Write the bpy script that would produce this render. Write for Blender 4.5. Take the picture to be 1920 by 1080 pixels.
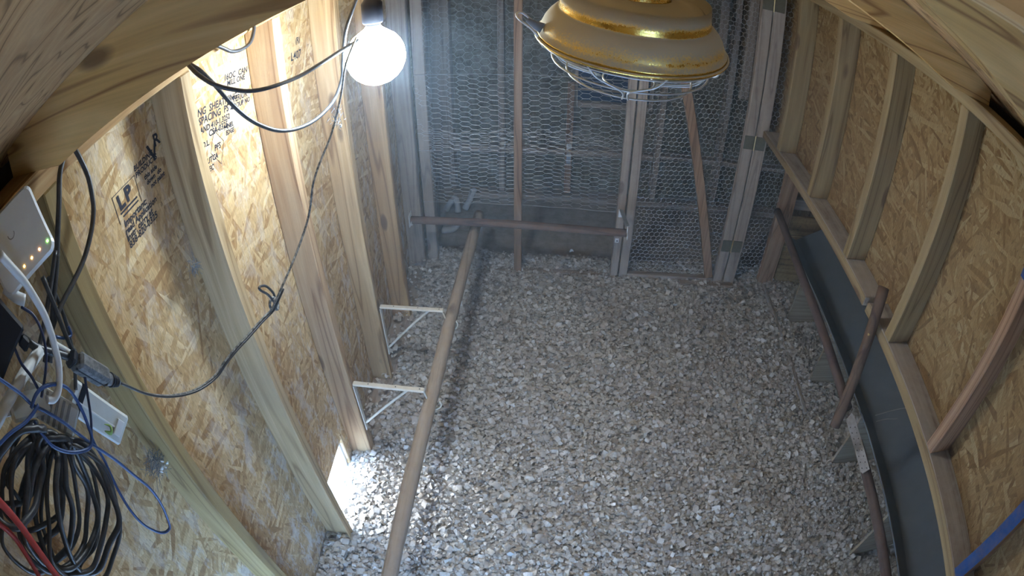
import bpy, math, random
import numpy as np
from mathutils import Matrix, Vector

# ------------------------------------------------------------------ scene, camera, world, light, exposure
for o in list(bpy.data.objects):
    bpy.data.objects.remove(o)
S = bpy.context.scene
COL = S.collection
R = math.radians
H = 1.92                                   # the camera hangs 1.92 m above the litter

cam_data = bpy.data.cameras.new('camera')
cam_data.type = 'PANO'                     # a wide security-camera lens with barrel distortion
cam_data.panorama_type = 'FISHEYE_LENS_POLYNOMIAL'
cam_data.sensor_fit = 'HORIZONTAL'
cam_data.sensor_width = 36.0
cam_data.sensor_height = 20.25
cam_data.fisheye_fov = R(179)
_m = 1920 / 36.0 / 1000.0
cam_data.fisheye_polynomial_k0 = 0.0
cam_data.fisheye_polynomial_k1 = -0.883450573 * _m
cam_data.fisheye_polynomial_k2 = -0.204380480 * _m ** 2
cam_data.fisheye_polynomial_k3 = 0.344793135 * _m ** 3
cam_data.fisheye_polynomial_k4 = -0.307227541 * _m ** 4
cam_data.clip_start = 0.01
cam = bpy.data.objects.new('camera', cam_data)
COL.objects.link(cam)
cam.matrix_world = (Matrix.Translation((0, 0, H)) @ Matrix.Rotation(0.0822240332, 4, 'Z')
                    @ Matrix.Rotation(math.pi / 2 - 0.688679073, 4, 'X') @ Matrix.Rotation(-0.00304330842, 4, 'Z'))
S.camera = cam

world = bpy.data.worlds.new('overcast_daylight')
S.world = world
world.use_nodes = True
bg = world.node_tree.nodes['Background']
bg.inputs[0].default_value = (0.33, 0.58, 1.0, 1)
bg.inputs[1].default_value = 14.0

sun_data = bpy.data.lights.new('sun', 'SUN')
sun_data.energy = 26.0                       # sun behind thin cloud, very soft
sun_data.angle = R(50)
sun_data.color = (0.92, 0.97, 1.0)
sun = bpy.data.objects.new('sun', sun_data)
COL.objects.link(sun)
sun.rotation_euler = Vector((0.90, -0.03, -0.36)).to_track_quat('-Z', 'Y').to_euler()

LAMP = (-0.385, 1.15, H - 0.329)           # the bare LED bulb
LAMP_POWER = 152.0
HAZE = 0.060                                # density per metre of the haze put in for the glow

S.view_settings.view_transform = 'Standard'
S.view_settings.look = 'None'
S.view_settings.gamma = 1.0
S.view_settings.use_curve_mapping = False
S.view_settings.exposure = 0.08
S.cycles.max_bounces = 5
S.cycles.diffuse_bounces = 3
S.cycles.glossy_bounces = 2
S.cycles.caustics_reflective = False
S.cycles.caustics_refractive = False
S.cycles.use_adaptive_sampling = True
S.cycles.adaptive_threshold = 0.13
S.cycles.sample_clamp_indirect = 4.0
S.cycles.use_denoising = True

rnd = random.Random(11)
nrs = np.random.RandomState(7)
# measured cable runs, metres in the room (x right, y into the coop, z above the floor)
CORD_UPPER = [(-0.635, 0.802, 1.734), (-0.612, 0.788, 1.721), (-0.588, 0.778, 1.705), (-0.564, 0.787, 1.679), (-0.541, 0.809, 1.657), (-0.518, 0.833, 1.641), (-0.494, 0.872, 1.631), (-0.47, 0.939, 1.624), (-0.447, 0.992, 1.629), (-0.424, 1.052, 1.637), (-0.4, 1.093, 1.646)]
CORD_SAG = [(-0.63, 0.8, 1.729), (-0.615, 0.798, 1.72), (-0.599, 0.804, 1.702), (-0.584, 0.821, 1.664), (-0.569, 0.834, 1.626), (-0.553, 0.856, 1.584), (-0.538, 0.883, 1.551), (-0.523, 0.925, 1.519), (-0.507, 0.978, 1.499), (-0.492, 1.042, 1.492), (-0.477, 1.104, 1.505), (-0.461, 1.128, 1.547), (-0.446, 1.113, 1.602), (-0.431, 1.104, 1.665), (-0.415, 1.111, 1.71), (-0.4, 1.126, 1.755)]
CORD_ARC = [(-0.64, 0.922, 1.721), (-0.642, 0.949, 1.706), (-0.643, 0.984, 1.686), (-0.645, 1.031, 1.676), (-0.647, 1.072, 1.68), (-0.648, 1.096, 1.704), (-0.65, 1.098, 1.723)]
CORD_LAMP = [(-0.4, 1.082, 1.656), (-0.408, 1.03, 1.613), (-0.417, 1.015, 1.561), (-0.425, 0.987, 1.514), (-0.433, 0.956, 1.479), (-0.442, 0.915, 1.45), (-0.45, 0.885, 1.42), (-0.458, 0.872, 1.38), (-0.467, 0.856, 1.348), (-0.475, 0.818, 1.321), (-0.483, 0.775, 1.299), (-0.492, 0.741, 1.281), (-0.5, 0.716, 1.266), (-0.508, 0.706, 1.255), (-0.517, 0.676, 1.256), (-0.525, 0.631, 1.26), (-0.533, 0.588, 1.265), (-0.542, 0.555, 1.264), (-0.55, 0.524, 1.261), (-0.558, 0.481, 1.276), (-0.567, 0.445, 1.299), (-0.575, 0.412, 1.33), (-0.583, 0.386, 1.363), (-0.592, 0.369, 1.394), (-0.6, 0.361, 1.41)]
KNOT_LOOP = [(-0.53, 0.756, 1.23), (-0.525, 0.737, 1.265), (-0.52, 0.712, 1.296), (-0.52, 0.708, 1.306), (-0.525, 0.724, 1.297), (-0.53, 0.748, 1.276), (-0.535, 0.77, 1.242), (-0.535, 0.771, 1.226)]
KNOT = [(-0.53, 0.756, 1.226)]
CORD_V1 = [(-0.64, 0.458, 1.725), (-0.637, 0.441, 1.71), (-0.634, 0.422, 1.679), (-0.631, 0.397, 1.645), (-0.629, 0.371, 1.612), (-0.626, 0.339, 1.584), (-0.623, 0.307, 1.557), (-0.62, 0.273, 1.532)]
CORD_V2 = [(-0.65, 0.496, 1.721), (-0.647, 0.5, 1.703), (-0.645, 0.505, 1.67), (-0.642, 0.499, 1.638), (-0.639, 0.488, 1.617), (-0.636, 0.465, 1.596), (-0.634, 0.432, 1.578), (-0.631, 0.395, 1.57), (-0.628, 0.355, 1.566), (-0.625, 0.323, 1.561), (-0.623, 0.293, 1.551), (-0.62, 0.265, 1.54)]
CORD_V3 = [(-0.63, 0.381, 1.63), (-0.625, 0.347, 1.605), (-0.62, 0.309, 1.583), (-0.615, 0.275, 1.569), (-0.61, 0.247, 1.559)]
CORD_V4 = [(-0.62, 0.333, 1.625), (-0.617, 0.33, 1.584), (-0.615, 0.324, 1.543), (-0.612, 0.317, 1.501), (-0.61, 0.311, 1.487)]
CORD_V5 = [(-0.63, 0.348, 1.612), (-0.632, 0.349, 1.575), (-0.634, 0.346, 1.54), (-0.636, 0.337, 1.508), (-0.638, 0.324, 1.479), (-0.64, 0.299, 1.449)]
WHITE_CABLE = [(-0.55, 0.244, 1.729), (-0.552, 0.254, 1.706), (-0.554, 0.266, 1.676), (-0.555, 0.272, 1.646), (-0.557, 0.275, 1.62), (-0.559, 0.273, 1.596), (-0.561, 0.268, 1.575), (-0.563, 0.261, 1.555), (-0.565, 0.249, 1.539), (-0.566, 0.235, 1.53), (-0.568, 0.222, 1.53), (-0.57, 0.213, 1.538)]
CONDUIT = [(-0.575, 0.096, 1.597), (-0.6, 0.26, 1.571)]
WHITE_CABLE_2 = [(-0.6, 0.285, 1.562), (-0.6, 0.294, 1.546), (-0.6, 0.303, 1.529), (-0.6, 0.309, 1.517)]
PLUG = [(-0.6, 0.3, 1.521), (-0.595, 0.306, 1.509), (-0.595, 0.338, 1.443), (-0.595, 0.358, 1.414)]
ADAPT_CABLE = [(-0.6, 0.229, 1.63), (-0.6, 0.244, 1.603), (-0.6, 0.258, 1.576), (-0.6, 0.278, 1.55), (-0.6, 0.3, 1.521)]
BLUE_1 = [(-0.56, 0.155, 1.637), (-0.565, 0.168, 1.61), (-0.569, 0.18, 1.581), (-0.574, 0.188, 1.553), (-0.578, 0.202, 1.526), (-0.583, 0.218, 1.489), (-0.587, 0.231, 1.448), (-0.592, 0.246, 1.399), (-0.596, 0.263, 1.346), (-0.601, 0.276, 1.288), (-0.605, 0.287, 1.232), (-0.61, 0.286, 1.182), (-0.615, 0.275, 1.141), (-0.619, 0.266, 1.123), (-0.624, 0.251, 1.128), (-0.628, 0.24, 1.148), (-0.633, 0.232, 1.184), (-0.637, 0.234, 1.222), (-0.642, 0.244, 1.259), (-0.646, 0.257, 1.293), (-0.651, 0.268, 1.318), (-0.655, 0.273, 1.343), (-0.66, 0.281, 1.361)]
BLUE_2 = [(-0.565, 0.18, 1.559), (-0.566, 0.2, 1.561), (-0.566, 0.219, 1.555), (-0.567, 0.24, 1.538), (-0.568, 0.253, 1.518), (-0.569, 0.257, 1.494), (-0.569, 0.254, 1.469), (-0.57, 0.248, 1.448), (-0.571, 0.242, 1.433), (-0.571, 0.228, 1.428), (-0.572, 0.209, 1.441), (-0.573, 0.189, 1.464), (-0.574, 0.175, 1.492), (-0.574, 0.173, 1.519), (-0.575, 0.175, 1.538)]
BLUE_3 = [(-0.56, 0.088, 1.59), (-0.562, 0.126, 1.575), (-0.565, 0.155, 1.559), (-0.568, 0.176, 1.551), (-0.57, 0.195, 1.547)]
BLUE_4 = [(-0.6, 0.265, 1.636), (-0.594, 0.275, 1.615), (-0.588, 0.273, 1.592), (-0.582, 0.26, 1.571), (-0.576, 0.237, 1.557), (-0.57, 0.207, 1.548)]
BLUE_5 = [(-0.615, 0.304, 1.55), (-0.617, 0.32, 1.533), (-0.618, 0.334, 1.525), (-0.62, 0.338, 1.537)]
BLUE_6 = [(-0.6, 0.316, 1.484), (-0.597, 0.303, 1.471), (-0.595, 0.29, 1.454), (-0.592, 0.273, 1.435), (-0.59, 0.253, 1.419)]
BLUE_7 = [(-0.585, 0.216, 1.62), (-0.582, 0.212, 1.598), (-0.578, 0.214, 1.575), (-0.575, 0.212, 1.556)]
RED_1 = [(-0.54, 0.035, 1.583), (-0.54, 0.035, 1.533), (-0.54, 0.025, 1.483), (-0.54, 0.005, 1.411)]
RED_2 = [(-0.545, 0.008, 1.569), (-0.55, 0.012, 1.523), (-0.55, 0.001, 1.485), (-0.55, -0.017, 1.445)]
COIL = [[(-0.61, 0.188, 1.51), (-0.599, 0.17, 1.523), (-0.596, 0.161, 1.511), (-0.604, 0.146, 1.502), (-0.616, 0.126, 1.486), (-0.623, 0.104, 1.479), (-0.621, 0.078, 1.479), (-0.61, 0.071, 1.487), (-0.599, 0.072, 1.507), (-0.596, 0.071, 1.526), (-0.604, 0.09, 1.526), (-0.616, 0.121, 1.527), (-0.623, 0.142, 1.522), (-0.621, 0.171, 1.518)], [(-0.6, 0.187, 1.502), (-0.599, 0.18, 1.51), (-0.607, 0.17, 1.493), (-0.619, 0.151, 1.472), (-0.626, 0.13, 1.462), (-0.622, 0.105, 1.459), (-0.611, 0.073, 1.482), (-0.6, 0.06, 1.499), (-0.599, 0.038, 1.527), (-0.607, 0.046, 1.537), (-0.619, 0.065, 1.542), (-0.626, 0.099, 1.538), (-0.622, 0.125, 1.542), (-0.611, 0.16, 1.527)], [(-0.568, 0.174, 1.528), (-0.577, 0.181, 1.514), (-0.589, 0.159, 1.506), (-0.595, 0.144, 1.477), (-0.59, 0.114, 1.475), (-0.578, 0.08, 1.479), (-0.568, 0.045, 1.498), (-0.568, 0.028, 1.508), (-0.577, 0.016, 1.526), (-0.589, 0.019, 1.551), (-0.595, 0.044, 1.551), (-0.59, 0.066, 1.567), (-0.578, 0.105, 1.565), (-0.568, 0.143, 1.558)], [(-0.611, 0.185, 1.49), (-0.622, 0.198, 1.473), (-0.627, 0.187, 1.452), (-0.62, 0.173, 1.423), (-0.608, 0.139, 1.423), (-0.6, 0.109, 1.413), (-0.601, 0.07, 1.436), (-0.611, 0.042, 1.454), (-0.622, 0.037, 1.464), (-0.627, 0.033, 1.494), (-0.62, 0.051, 1.513), (-0.608, 0.084, 1.533), (-0.6, 0.127, 1.529), (-0.601, 0.164, 1.513)], [(-0.611, 0.187, 1.492), (-0.614, 0.192, 1.468), (-0.607, 0.19, 1.445), (-0.595, 0.16, 1.441), (-0.587, 0.131, 1.426), (-0.589, 0.089, 1.415), (-0.6, 0.061, 1.421), (-0.611, 0.038, 1.423), (-0.614, 0.03, 1.449), (-0.607, 0.034, 1.481), (-0.595, 0.055, 1.51), (-0.587, 0.089, 1.532), (-0.589, 0.118, 1.532), (-0.6, 0.163, 1.506)], [(-0.603, 0.196, 1.484), (-0.595, 0.199, 1.471), (-0.583, 0.182, 1.455), (-0.576, 0.149, 1.437), (-0.579, 0.127, 1.406), (-0.591, 0.079, 1.382), (-0.601, 0.047, 1.386), (-0.603, 0.023, 1.4), (-0.595, 0.014, 1.429), (-0.583, 0.024, 1.477), (-0.576, 0.057, 1.494), (-0.579, 0.095, 1.503), (-0.591, 0.137, 1.513), (-0.601, 0.18, 1.497)], [(-0.622, 0.195, 1.459), (-0.61, 0.202, 1.446), (-0.604, 0.193, 1.422), (-0.609, 0.167, 1.388), (-0.621, 0.129, 1.347), (-0.63, 0.079, 1.341), (-0.631, 0.03, 1.369), (-0.622, -0.007, 1.403), (-0.61, -0.02, 1.448), (-0.604, -0.016, 1.497), (-0.609, 0.018, 1.508), (-0.621, 0.051, 1.519), (-0.63, 0.118, 1.501), (-0.631, 0.161, 1.487)], [(-0.601, 0.187, 1.48), (-0.596, 0.209, 1.448), (-0.602, 0.194, 1.417), (-0.614, 0.186, 1.36), (-0.623, 0.143, 1.331), (-0.622, 0.107, 1.322), (-0.612, 0.06, 1.345), (-0.601, 0.014, 1.393), (-0.596, 0.004, 1.431), (-0.602, 0.011, 1.462), (-0.614, 0.047, 1.478), (-0.623, 0.091, 1.48), (-0.622, 0.13, 1.481), (-0.612, 0.174, 1.484)], [(-0.586, 0.19, 1.485), (-0.593, 0.213, 1.452), (-0.605, 0.208, 1.403), (-0.613, 0.193, 1.356), (-0.611, 0.164, 1.321), (-0.601, 0.113, 1.328), (-0.59, 0.063, 1.355), (-0.586, 0.035, 1.381), (-0.593, 0.025, 1.411), (-0.605, 0.044, 1.425), (-0.613, 0.076, 1.448), (-0.611, 0.117, 1.46), (-0.601, 0.154, 1.48), (-0.59, 0.173, 1.498)], [(-0.614, 0.205, 1.454), (-0.626, 0.225, 1.413), (-0.633, 0.232, 1.362), (-0.63, 0.201, 1.321), (-0.619, 0.16, 1.308), (-0.608, 0.117, 1.31), (-0.606, 0.073, 1.331), (-0.614, 0.044, 1.332), (-0.626, 0.033, 1.36), (-0.633, 0.054, 1.387), (-0.63, 0.078, 1.419), (-0.619, 0.114, 1.442), (-0.608, 0.152, 1.458), (-0.606, 0.175, 1.474)], [(-0.6, 0.196, 1.461), (-0.607, 0.215, 1.421), (-0.602, 0.22, 1.379), (-0.591, 0.203, 1.338), (-0.581, 0.162, 1.331), (-0.58, 0.11, 1.326), (-0.588, 0.068, 1.325), (-0.6, 0.031, 1.363), (-0.607, 0.02, 1.396), (-0.602, 0.025, 1.445), (-0.591, 0.046, 1.48), (-0.581, 0.089, 1.494), (-0.58, 0.125, 1.501), (-0.588, 0.172, 1.489)], [(-0.597, 0.206, 1.458), (-0.591, 0.229, 1.427), (-0.58, 0.226, 1.394), (-0.57, 0.204, 1.352), (-0.57, 0.177, 1.312), (-0.58, 0.131, 1.308), (-0.592, 0.086, 1.3), (-0.597, 0.057, 1.323), (-0.591, 0.055, 1.357), (-0.58, 0.072, 1.397), (-0.57, 0.098, 1.436), (-0.57, 0.132, 1.461), (-0.58, 0.169, 1.467), (-0.592, 0.185, 1.47)], [(-0.596, 0.204, 1.457), (-0.584, 0.221, 1.423), (-0.575, 0.227, 1.377), (-0.577, 0.205, 1.332), (-0.587, 0.171, 1.286), (-0.598, 0.122, 1.271), (-0.602, 0.071, 1.276), (-0.596, 0.031, 1.331), (-0.584, 0.025, 1.372), (-0.575, 0.029, 1.423), (-0.577, 0.071, 1.442), (-0.587, 0.11, 1.457), (-0.598, 0.147, 1.463), (-0.602, 0.179, 1.465)]]
ROUTER = [(-0.6, 0.374, 1.733), (-0.6, 0.376, 1.68), (-0.6, 0.349, 1.657), (-0.57, 0.269, 1.663), (-0.57, 0.243, 1.757)]
LEDS = [(-0.58, 0.287, 1.674), (-0.58, 0.301, 1.673), (-0.58, 0.315, 1.672), (-0.58, 0.328, 1.672), (-0.58, 0.342, 1.671)]
WEB = [(-0.7, 0.386, 1.136), (-0.7, 0.75, 1.316), (-0.73, 0.299, 1.015)]
CORD_R = [(-0.61, 0.277, 1.604), (-0.607, 0.24, 1.585), (-0.603, 0.193, 1.577), (-0.6, 0.15, 1.575)]
# ------------------------------------------------------------------ helpers
def tag(o, label=None, cat=None, group=None, kind=None):
    if label: o['label'] = label
    if cat: o['category'] = cat
    if group: o['group'] = group
    if kind: o['kind'] = kind
    return o

def empty(name, loc=(0, 0, 0)):
    o = bpy.data.objects.new(name, None)
    o.empty_display_size = 0.05
    COL.objects.link(o)
    o.location = loc
    return o

def thing(name, label, cat, loc=(0, 0, 0), group=None):
    return tag(empty(name, loc), label, cat, group)

def structure(name, loc=(0, 0, 0)):
    return tag(empty(name, loc), kind='structure')

def base_of(o):
    v = Vector((0, 0, 0))
    while o is not None:
        v += o.location
        o = o.parent
    return v

def mesh(name, vf, mat, parent=None, smooth=False, kind=None):
    """link ONE mesh object; vertices come in room coordinates"""
    verts, faces = vf
    b = np.array(base_of(parent)) if parent else np.zeros(3)
    V = np.asarray(verts, dtype=float) - b
    me = bpy.data.meshes.new(name)
    me.from_pydata(V.tolist(), [], [tuple(int(i) for i in f) for f in faces])
    if smooth:
        me.polygons.foreach_set('use_smooth', [True] * len(me.polygons))
    me.materials.append(mat)
    me.update()
    o = bpy.data.objects.new(name, me)
    COL.objects.link(o)
    if parent: o.parent = parent
    if kind: o['kind'] = kind
    return o

def thing_mesh(name, vf, mat, label, cat, group=None, smooth=False, kind=None):
    """a top-level thing that is one mesh, its origin at its base"""
    V = np.asarray(vf[0], dtype=float)
    c = (V.max(0) + V.min(0)) / 2
    c[2] = V[:, 2].min()
    o = mesh(name, (V - c, vf[1]), mat, None, smooth, kind)
    o.location = c
    return tag(o, label, cat, group)

def join(parts):
    V, F, n = [], [], 0
    for v, f in parts:
        V.extend([tuple(p) for p in v]); F.extend([tuple(i + n for i in q) for q in f]); n += len(v)
    return V, F

_CB = None
def cbox(x0, x1, y0, y1, z0, z1, c=0.003):
    """box with small chamfers on all edges"""
    lo = np.array([x0, y0, z0]); hi = np.array([x1, y1, z1])
    c = min(c, 0.35 * float((hi - lo).min()))
    V, idx = [], {}
    for sx in (0, 1):
        for sy in (0, 1):
            for sz in (0, 1):
                s = (sx, sy, sz)
                for ax in range(3):
                    p = []
                    for k in range(3):
                        e = hi[k] if s[k] else lo[k]
                        d = -c if s[k] else c
                        p.append(e + (0 if k == ax else d))
                    idx[(s, ax)] = len(V); V.append(tuple(p))
    F = []
    def quad(a, b, cc, d): F.append([a, b, cc, d])
    for ax in range(3):
        u, w = (ax + 1) % 3, (ax + 2) % 3
        for s in (0, 1):
            q = []
            for (a, b) in ((0, 0), (1, 0), (1, 1), (0, 1)):
                k = [0, 0, 0]; k[ax] = s; k[u] = a; k[w] = b
                q.append(idx[(tuple(k), ax)])
            F.append(q if s else q[::-1])
    for ax in range(3):                       # edge chamfers along axis ax
        u, w = (ax + 1) % 3, (ax + 2) % 3
        for a in (0, 1):
            for b in (0, 1):
                k0 = [0, 0, 0]; k1 = [0, 0, 0]
                k0[u] = k1[u] = a; k0[w] = k1[w] = b; k1[ax] = 1
                q = [idx[(tuple(k0), u)], idx[(tuple(k1), u)], idx[(tuple(k1), w)], idx[(tuple(k0), w)]]
                F.append(q if (a + b) % 2 else q[::-1])
    for sx in (0, 1):
        for sy in (0, 1):
            for sz in (0, 1):
                s = (sx, sy, sz)
                t = [idx[(s, 0)], idx[(s, 1)], idx[(s, 2)]]
                F.append(t if (sx + sy + sz) % 2 else t[::-1])
    return V, F

def obox(p0, p1, wid, thk, side, c=0.003):
    """chamfered board from p0 to p1; wid along 'side', thk along the third axis"""
    p0, p1, side = Vector(p0), Vector(p1), Vector(side)
    a = (p1 - p0); L = a.length; a.normalize()
    side = (side - a * side.dot(a)).normalized()
    t = a.cross(side)
    V, F = cbox(-wid / 2, wid / 2, -thk / 2, thk / 2, 0, L, c)
    return [tuple(p0 + side * x + t * y + a * z) for x, y, z in V], F

def prism(poly, axis, a, b):
    """extrude a 2-D polygon along an axis; poly gives the two other coordinates in order"""
    n = len(poly); V = []
    for s in (a, b):
        for (p, q) in poly:
            v = [0, 0, 0]; o = [k for k in range(3) if k != axis]
            v[axis] = s; v[o[0]] = p; v[o[1]] = q
            V.append(tuple(v))
    F = [list(range(n))[::-1], list(range(n, 2 * n))]
    for i in range(n):
        j = (i + 1) % n
        F.append([i, j, n + j, n + i])
    return V, F

def smooth_path(pts, sub=6, closed=False):
    P = [Vector(p) for p in pts]; n = len(P); out = []
    if n < 3: return P
    for i in range(n if closed else n - 1):
        p1, p2 = P[i], P[(i + 1) % n]
        p0 = P[i - 1] if (i > 0 or closed) else p1 * 2 - p2
        p3 = P[(i + 2) % n] if (i + 2 < n or closed) else p2 * 2 - p1
        for k in range(sub):
            t = k / sub
            out.append(0.5 * ((2 * p1) + (p2 - p0) * t + (2 * p0 - 5 * p1 + 4 * p2 - p3) * t * t + (3 * p1 - p0 - 3 * p2 + p3) * t ** 3))
    if not closed: out.append(P[-1])
    return out

def tube(pts, r, n=8, sub=6, closed=False, flat=1.0, wob=0.0):
    P = smooth_path(pts, sub, closed)
    m = len(P); V, F = [], []
    T = []
    for i in range(m):
        a = P[i - 1] if (i > 0 or closed) else P[i]
        b = P[(i + 1) % m] if (i < m - 1 or closed) else P[i]
        t = (b - a)
        T.append(t.normalized() if t.length > 1e-9 else Vector((0, 0, 1)))
    up = Vector((0, 0, 1)) if abs(T[0].z) < 0.9 else Vector((1, 0, 0))
    N = (up - T[0] * up.dot(T[0])).normalized()
    for i in range(m):
        N = (N - T[i] * N.dot(T[i])).normalized()
        B = T[i].cross(N)
        rr = r * (1 + wob * math.sin(i * 1.7) * 0.5 + wob * math.sin(i * 0.61 + 1)) if not callable(r) else r(i / max(1, m - 1))
        for k in range(n):
            a = 2 * math.pi * k / n
            V.append(tuple(P[i] + N * math.cos(a) * rr + B * math.sin(a) * rr * flat))
    for i in range(m if closed else m - 1):
        j = (i + 1) % m
        for k in range(n):
            l = (k + 1) % n
            F.append([i * n + k, i * n + l, j * n + l, j * n + k])
    if not closed:
        F.append(list(range(n))[::-1]); F.append([(m - 1) * n + k for k in range(n)])
    return V, F

def lathe(profile, centre, n=48, M=None):
    """profile = [(radius, height)] turned about z, then tilted by M"""
    V, F = [], []
    for (r, z) in profile:
        for k in range(n):
            a = 2 * math.pi * k / n
            p = Vector((r * math.cos(a), r * math.sin(a), z))
            if M is not None: p = M @ p
            V.append(tuple(p + Vector(centre)))
    m = len(profile)
    for i in range(m - 1):
        for k in range(n):
            l = (k + 1) % n
            F.append([i * n + k, i * n + l, (i + 1) * n + l, (i + 1) * n + k])
    if profile[0][0] > 1e-6: F.append(list(range(n))[::-1])
    if profile[-1][0] > 1e-6: F.append([(m - 1) * n + k for k in range(n)])
    return V, F

def text_mesh(s, size, origin, right, up, mat, parent, name='print', shear=0.0, bold=0.0):
    cu = bpy.data.curves.new(name, 'FONT')
    cu.body = s; cu.size = size; cu.shear = shear; cu.offset = bold; cu.resolution_u = 2
    o = bpy.data.objects.new(name, cu); COL.objects.link(o)
    dg = bpy.context.evaluated_depsgraph_get()
    me = bpy.data.meshes.new_from_object(o.evaluated_get(dg))
    V = [tuple(v.co) for v in me.vertices]; F = [list(p.vertices) for p in me.polygons]
    bpy.data.objects.remove(o); bpy.data.curves.remove(cu); bpy.data.meshes.remove(me)
    O, Rt, U = Vector(origin), Vector(right), Vector(up)
    return mesh(name, ([tuple(O + Rt * x + U * y) for x, y, z in V], F), mat, parent)

# ------------------------------------------------------------------ materials
class NT:
    def __init__(s, name):
        s.m = bpy.data.materials.new(name); s.m.use_nodes = True
        s.t = s.m.node_tree; s.b = s.t.nodes['Principled BSDF']
    def n(s, typ, **kw):
        nd = s.t.nodes.new(typ)
        for k, v in kw.items(): setattr(nd, k, v)
        return nd
    def l(s, a, b): s.t.links.new(a, b)
    def math(s, op, a, b=None, c=None, clamp=False):
        nd = s.n('ShaderNodeMath', operation=op, use_clamp=clamp)
        for i, v in enumerate((a, b, c)):
            if v is None: continue
            if isinstance(v, (int, float)): nd.inputs[i].default_value = v
            else: s.l(v, nd.inputs[i])
        return nd.outputs[0]
    def mix(s, f, a, b, mode='MIX'):
        nd = s.n('ShaderNodeMix', data_type='RGBA', blend_type=mode)
        for sock, v in ((nd.inputs[0], f), (nd.inputs[6], a), (nd.inputs[7], b)):
            if isinstance(v, (int, float)): sock.default_value = v
            elif isinstance(v, tuple): sock.default_value = (*v, 1) if len(v) == 3 else v
            else: s.l(v, sock)
        return nd.outputs[2]
    def ramp(s, f, stops, interp='LINEAR'):
        nd = s.n('ShaderNodeValToRGB'); cr = nd.color_ramp; cr.interpolation = interp
        while len(cr.elements) < len(stops): cr.elements.new(0.5)
        for e, (p, c) in zip(cr.elements, stops):
            e.position = p; e.color = (*c, 1) if len(c) == 3 else c
        s.l(f, nd.inputs[0]); return nd.outputs[0]
    def vmap(s, vec, scale=(1, 1, 1), rot=(0, 0, 0), loc=(0, 0, 0)):
        nd = s.n('ShaderNodeMapping'); s.l(vec, nd.inputs[0])
        nd.inputs['Scale'].default_value = scale; nd.inputs['Rotation'].default_value = rot; nd.inputs['Location'].default_value = loc
        return nd.outputs[0]
    def noise(s, vec, scale, detail=2.0, rough=0.5, dist=0.0):
        nd = s.n('ShaderNodeTexNoise'); s.l(vec, nd.inputs['Vector'])
        nd.inputs['Scale'].default_value = scale; nd.inputs['Detail'].default_value = detail
        nd.inputs['Roughness'].default_value = rough; nd.inputs['Distortion'].default_value = dist
        return nd.outputs[0]
    def bump(s, h, strength=0.3, dist=0.002):
        nd = s.n('ShaderNodeBump'); nd.inputs['Strength'].default_value = strength; nd.inputs['Distance'].default_value = dist
        s.l(h, nd.inputs['Height']); s.l(nd.outputs[0], s.b.inputs['Normal'])
    def finish(s, col=None, rough=0.7, metal=0.0, spec=0.3):
        if col is not None:
            if isinstance(col, tuple): s.b.inputs['Base Color'].default_value = (*col, 1)
            else: s.l(col, s.b.inputs['Base Color'])
        if isinstance(rough, (int, float)): s.b.inputs['Roughness'].default_value = rough
        else: s.l(rough, s.b.inputs['Roughness'])
        if isinstance(metal, (int, float)): s.b.inputs['Metallic'].default_value = metal
        else: s.l(metal, s.b.inputs['Metallic'])
        s.b.inputs['Specular IOR Level'].default_value = spec
        return s.m

def wood(name, axis, light, mid, dark, rings=9.0, knots=True, dust=0.0, tint2=None, rough=0.75):
    t = NT(name)
    tc = t.n('ShaderNodeTexCoord').outputs['Object']
    oi = t.n('ShaderNodeObjectInfo').outputs['Random']
    off = t.n('ShaderNodeCombineXYZ')
    for i in range(3): t.l(t.math('MULTIPLY', oi, 17.3 + 9.1 * i), off.inputs[i])
    ad = t.n('ShaderNodeVectorMath', operation='ADD'); t.l(tc, ad.inputs[0]); t.l(off.outputs[0], ad.inputs[1])
    v = ad.outputs[0]
    al = [1.0, 1.0, 1.0]; al[axis] = 0.055
    st = t.vmap(v, tuple(al))
    big = t.noise(st, 17.0, 1.5, 0.45, 0.4)
    ring = t.math('PINGPONG', t.math('MULTIPLY', big, rings), 1.0)
    col = t.ramp(ring, [(0.0, light), (0.5, mid), (0.78, mid), (0.97, dark)])
    fi = [260.0, 260.0, 260.0]; fi[axis] = 7.0
    fine = t.noise(t.vmap(v, tuple(fi)), 1.0, 2.0)
    col = t.mix(0.22, col, t.ramp(fine, [(0.25, (0.25, 0.25, 0.25)), (0.75, (1, 1, 1))]), 'MULTIPLY')
    if tint2: col = t.mix(t.math('MULTIPLY', oi, 0.9), col, t.mix(1.0, col, tint2, 'MULTIPLY'))
    if knots:
        k = [7.0, 7.0, 7.0]; k[axis] = 2.6
        vo = t.n('ShaderNodeTexVoronoi'); t.l(t.vmap(v, tuple(k)), vo.inputs['Vector']); vo.inputs['Scale'].default_value = 1.0
        kn = t.ramp(vo.outputs['Distance'], [(0.0, (1, 1, 1)), (0.085, (0.9, 0.9, 0.9)), (0.13, (0, 0, 0))])
        col = t.mix(t.math('MULTIPLY', kn, 0.85), col, (0.13, 0.07, 0.04))
    blot = t.noise(v, 5.0, 3.0)
    col = t.mix(t.math('MULTIPLY', t.ramp(blot, [(0.4, (0, 0, 0)), (0.8, (1, 1, 1))]), 0.3), col, (0.28, 0.21, 0.15))
    if dust:
        dn = t.noise(v, 30.0, 4.0, 0.65)
        col = t.mix(t.math('MULTIPLY', t.ramp(dn, [(0.35, (0, 0, 0)), (0.7, (1, 1, 1))]), dust), col, (0.48, 0.46, 0.43))
    t.bump(fine, 0.35, 0.0010)
    return t.finish(col, rough, 0, 0.25)

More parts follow.
